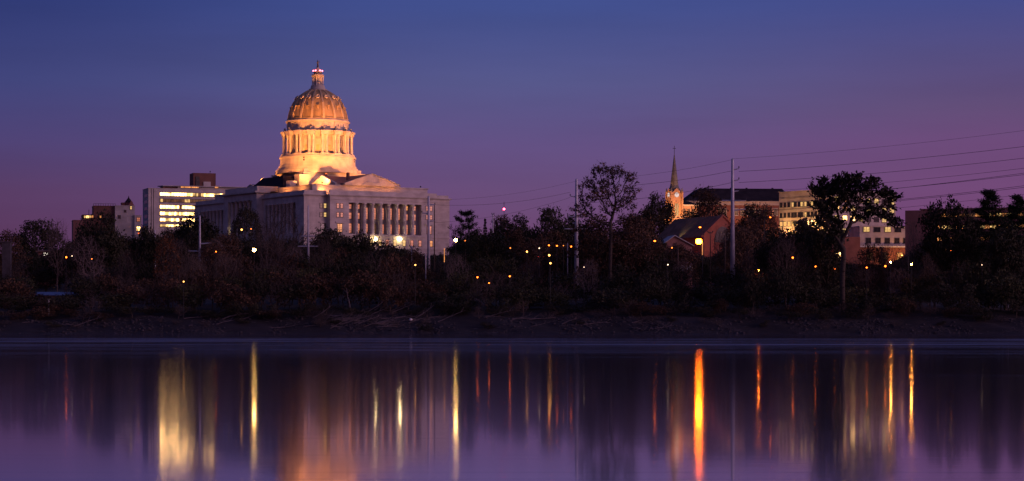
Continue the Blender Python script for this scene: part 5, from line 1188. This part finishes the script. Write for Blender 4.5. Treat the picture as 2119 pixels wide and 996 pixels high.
# hillside trees behind the bank, and brush along it: alike and uncounted from one another
g1, g2, g3 = 'trees on the dark hillside below the skyline', 'brush and saplings along the river bank', 'bare scrub along the river bank'
def landmark(px):
    for x1, nm in ((150, 'below the lumpy-topped tree at far left'), (290, 'below the turreted building'), (400, 'below the office block'), (560, 'below the round tree and north porch'), (690, 'below the dome'), (860, 'below the columned end wall'), (1010, 'below the spreading pine'), (1160, 'below the lit shop front'), (1320, 'around the tall sparse cottonwood'), (1500, 'below the church and grey roof'), (1660, 'right of the tall tapered pole'), (1840, 'around the big forked tree'), (1960, 'below the red brick storey')):
        if px < x1: return nm
    return 'below the pines at far right'
def top_row(px):   # lower skyline of the thicket
    return np.interp(px, [0, 60, 70, 160, 170, 300, 500, 640, 700, 760, 840, 870, 930, 990, 1060, 1100, 1160, 1230, 1290, 1340, 1375, 1395, 1440, 1480, 1510, 1560, 1600, 1660, 1700, 1760, 1850, 1900, 1950, 2119], [548, 556, 556, 556, 540, 530, 525, 515, 505, 508, 522, 548, 550, 512, 530, 550, 558, 545, 528, 508, 516, 546, 562, 556, 545, 520, 505, 502, 535, 562, 566, 545, 515, 500])
def hill_row(px):  # farther trees, behind the lamps
    return np.interp(px, [0, 50, 70, 118, 135, 170, 300, 400, 480, 560, 640, 700, 760, 850, 930, 960, 1100, 1190, 1330, 1370, 1385, 1500, 1530, 1600, 1650, 1680, 1730, 1780, 1880, 1900, 2119], [505, 505, 534, 534, 505, 492, 484, 480, 484, 484, 492, 492, 505, 528, 532, 486, 482, 484, 478, 500, 520, 524, 480, 482, 490, 515, 540, 545, 545, 500, 480])
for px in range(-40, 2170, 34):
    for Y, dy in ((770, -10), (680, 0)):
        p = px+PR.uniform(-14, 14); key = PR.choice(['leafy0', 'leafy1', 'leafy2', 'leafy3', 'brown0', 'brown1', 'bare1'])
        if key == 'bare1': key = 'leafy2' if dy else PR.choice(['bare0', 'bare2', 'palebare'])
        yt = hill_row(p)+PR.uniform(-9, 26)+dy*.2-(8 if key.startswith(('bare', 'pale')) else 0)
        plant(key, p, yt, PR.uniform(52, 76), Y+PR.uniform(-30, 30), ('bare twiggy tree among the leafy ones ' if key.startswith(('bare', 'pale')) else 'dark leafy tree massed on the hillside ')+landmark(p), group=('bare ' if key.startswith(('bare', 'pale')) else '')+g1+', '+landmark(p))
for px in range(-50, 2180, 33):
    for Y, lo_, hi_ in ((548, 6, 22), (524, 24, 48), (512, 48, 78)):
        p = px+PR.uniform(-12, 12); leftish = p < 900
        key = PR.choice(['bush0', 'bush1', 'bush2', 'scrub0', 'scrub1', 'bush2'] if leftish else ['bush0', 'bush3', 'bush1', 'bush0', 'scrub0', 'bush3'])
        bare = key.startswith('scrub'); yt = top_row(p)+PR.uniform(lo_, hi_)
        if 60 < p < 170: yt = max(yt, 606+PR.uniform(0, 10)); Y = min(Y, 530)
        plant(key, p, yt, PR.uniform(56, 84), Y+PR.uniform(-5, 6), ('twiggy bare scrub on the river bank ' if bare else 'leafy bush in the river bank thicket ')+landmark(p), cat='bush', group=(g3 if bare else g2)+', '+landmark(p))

# ------------------------------------------------------------------ driftwood on the mud bank
dr = random.Random(8)
def log(px, y, ln, ang, r_, label, group=None):
    Y = 497.; 
    for _ in range(14):
        Y = 488+26*_/14
        if G(X(px, Y), Y) >= ZW(y, Y): break
    x = X(px, Y); z = G(x, Y)+r_*.6; m = MB(); p = Vector((0, 0, 0)); a = ang
    n = 6
    for i in range(n):
        a += dr.uniform(-.12, .12); q = p+Vector((math.cos(a)*ln/n, dr.uniform(-.1, .1)*ln/n, math.sin(a)*ln/n)); m.tube(p, q, r_*(1-i/n*.75), r_*(1-(i+1)/n*.75), 6)
        if i in (2, 4): m.tube(q, q+Vector((math.cos(a+.7)*ln*.2, .2, math.sin(a+.7)*ln*.2)), r_*.4, r_*.1, 5)
        p = q
    o = m.obj('driftwood_log', 'driftwood'); o.location = (x, Y, z); tag(o, label, 'driftwood', group)
GD = 'driftwood stranded on the mud bank'
for i in range(80):
    px = dr.gauss(760, 95) if i < 60 else dr.uniform(40, 1350); y = dr.uniform(640, 682) if i < 60 else dr.uniform(662, 684)
    log(px, y, dr.uniform(2.5, 7.5), dr.uniform(-.15, .55), dr.uniform(.06, .15), 'pale bare log in the tangle of driftwood on the bank', GD)
log(728, 656, 6.5, 1.75, .2, 'upright broken snag sticking out of the driftwood')
log(1060, 664, 10, .18, .14, 'long low pale log lying on the mud right of the tangle')
bx_ = X(850, 502); br_ = MB().ball((0, 0, 0), .42, 10, 8, .8).obj('pale_boulder', 'trim_white'); br_.location = (bx_, 502, G(bx_, 502)+.5); tag(br_, 'small pale rounded boulder among the driftwood', 'boulder')
# bare crowns standing up out of the thicket
for i, px in enumerate([38, 152, 262, 398, 468, 618, 668, 905, 948, 1098, 1216, 1408, 1560, 1625, 1668, 1790, 1868, 1925, 1985]):
    Y = PR.uniform(522, 560); key = PR.choice(['bare0', 'bare1', 'bare2', 'palebare']); yt = top_row(px)-PR.uniform(4, 24)+(30 if 60 < px < 170 else 0)
    plant(key, px, yt, PR.uniform(44, 74), Y, 'bare twiggy tree rising out of the bank thicket '+landmark(px), group='bare trees in the bank thicket, '+landmark(px))
# shore rubble and low brush
rs = np.random.RandomState(21)
def scatter(name, n, mt, smin, smax, long_, yl, yh):
    V, Fq = [], []
    x = rs.uniform(-135, 135, n); y = yl+(yh-yl)*rs.rand(n)**.8; clump = np.sin(x*.11+y*.3)+np.sin(x*.37+2)+rs.randn(n)*.9; k_ = clump > .2; x, y = x[k_], y[k_]
    m_ = len(x); z = g(x, y); a = rs.rand(m_)*6.28; sz_ = smin+(smax-smin)*rs.rand(m_)**3
    c = np.stack([x, y, z+sz_*.15], 1); u = np.stack([np.cos(a), np.sin(a), rs.randn(m_)*.18*(long_ > 2)], 1)*(sz_*long_)[:, None]; v = np.stack([-np.sin(a), np.cos(a), rs.randn(m_)*.1], 1)*sz_[:, None]; w_ = np.stack([rs.randn(m_)*.1, rs.randn(m_)*.1, np.ones(m_)], 1)*(sz_*(.7 if long_ < 2 else .8))[:, None]
    P8 = [c+sa*u*.5+sb*v*.5-w_*.3 for sa, sb in ((-1, -1), (1, -1), (1, 1), (-1, 1))]+[c+sa*u*.32+sb*v*.32+w_*.5 for sa, sb in ((-1, -1), (1, -1), (1, 1), (-1, 1))]
    V = np.stack(P8, 1).reshape(-1, 3); o_ = (np.arange(m_)*8)[:, None]
    Fq = np.concatenate([o_+np.array([q]) for q in ((4, 5, 6, 7), (0, 1, 5, 4), (1, 2, 6, 5), (2, 3, 7, 6), (3, 0, 4, 7))])
    o = link(name, quads(name, V, Fq, mt)); o['kind'] = 'stuff'; return o
o = scatter('bank_rubble', 9000, 'rock', .10, .6, 1.3, 489.5, 504); tag(o, 'dark stones and clods strewn over the mud bank', 'rubble')
o = scatter('stick_debris', 9000, 'driftwood', .03, .09, 26, 491, 505); tag(o, 'thin grey sticks and flood debris lying along the bank', 'debris')
for px in range(-30, 2160, 34):
    p = px+PR.uniform(-9, 9); Y = PR.uniform(501.5, 508); key = PR.choice(['bush0', 'bush3', 'scrub0', 'bush2', 'scrub1'])
    plant(key, p, HY-(G(X(p, Y), Y)+PR.uniform(1.6, 4.2)-CH)*F/Y, PR.uniform(30, 60), Y, 'low brush clump on the mud bank '+landmark(p), cat='bush', group='low brush on the mud bank, '+landmark(p))
for i in range(34):
    p = PR.uniform(-20, 2140); Y = PR.uniform(496, 501.5); key = PR.choice(['scrub0', 'scrub1', 'bush3'])
    plant(key, p, HY-(G(X(p, Y), Y)+PR.uniform(.7, 2.0)-CH)*F/Y, PR.uniform(14, 40), Y, 'scraggly low brush near the waterline '+landmark(p), cat='bush', group='scraggly brush near the waterline, '+landmark(p))
print('objects', len(bpy.data.objects))
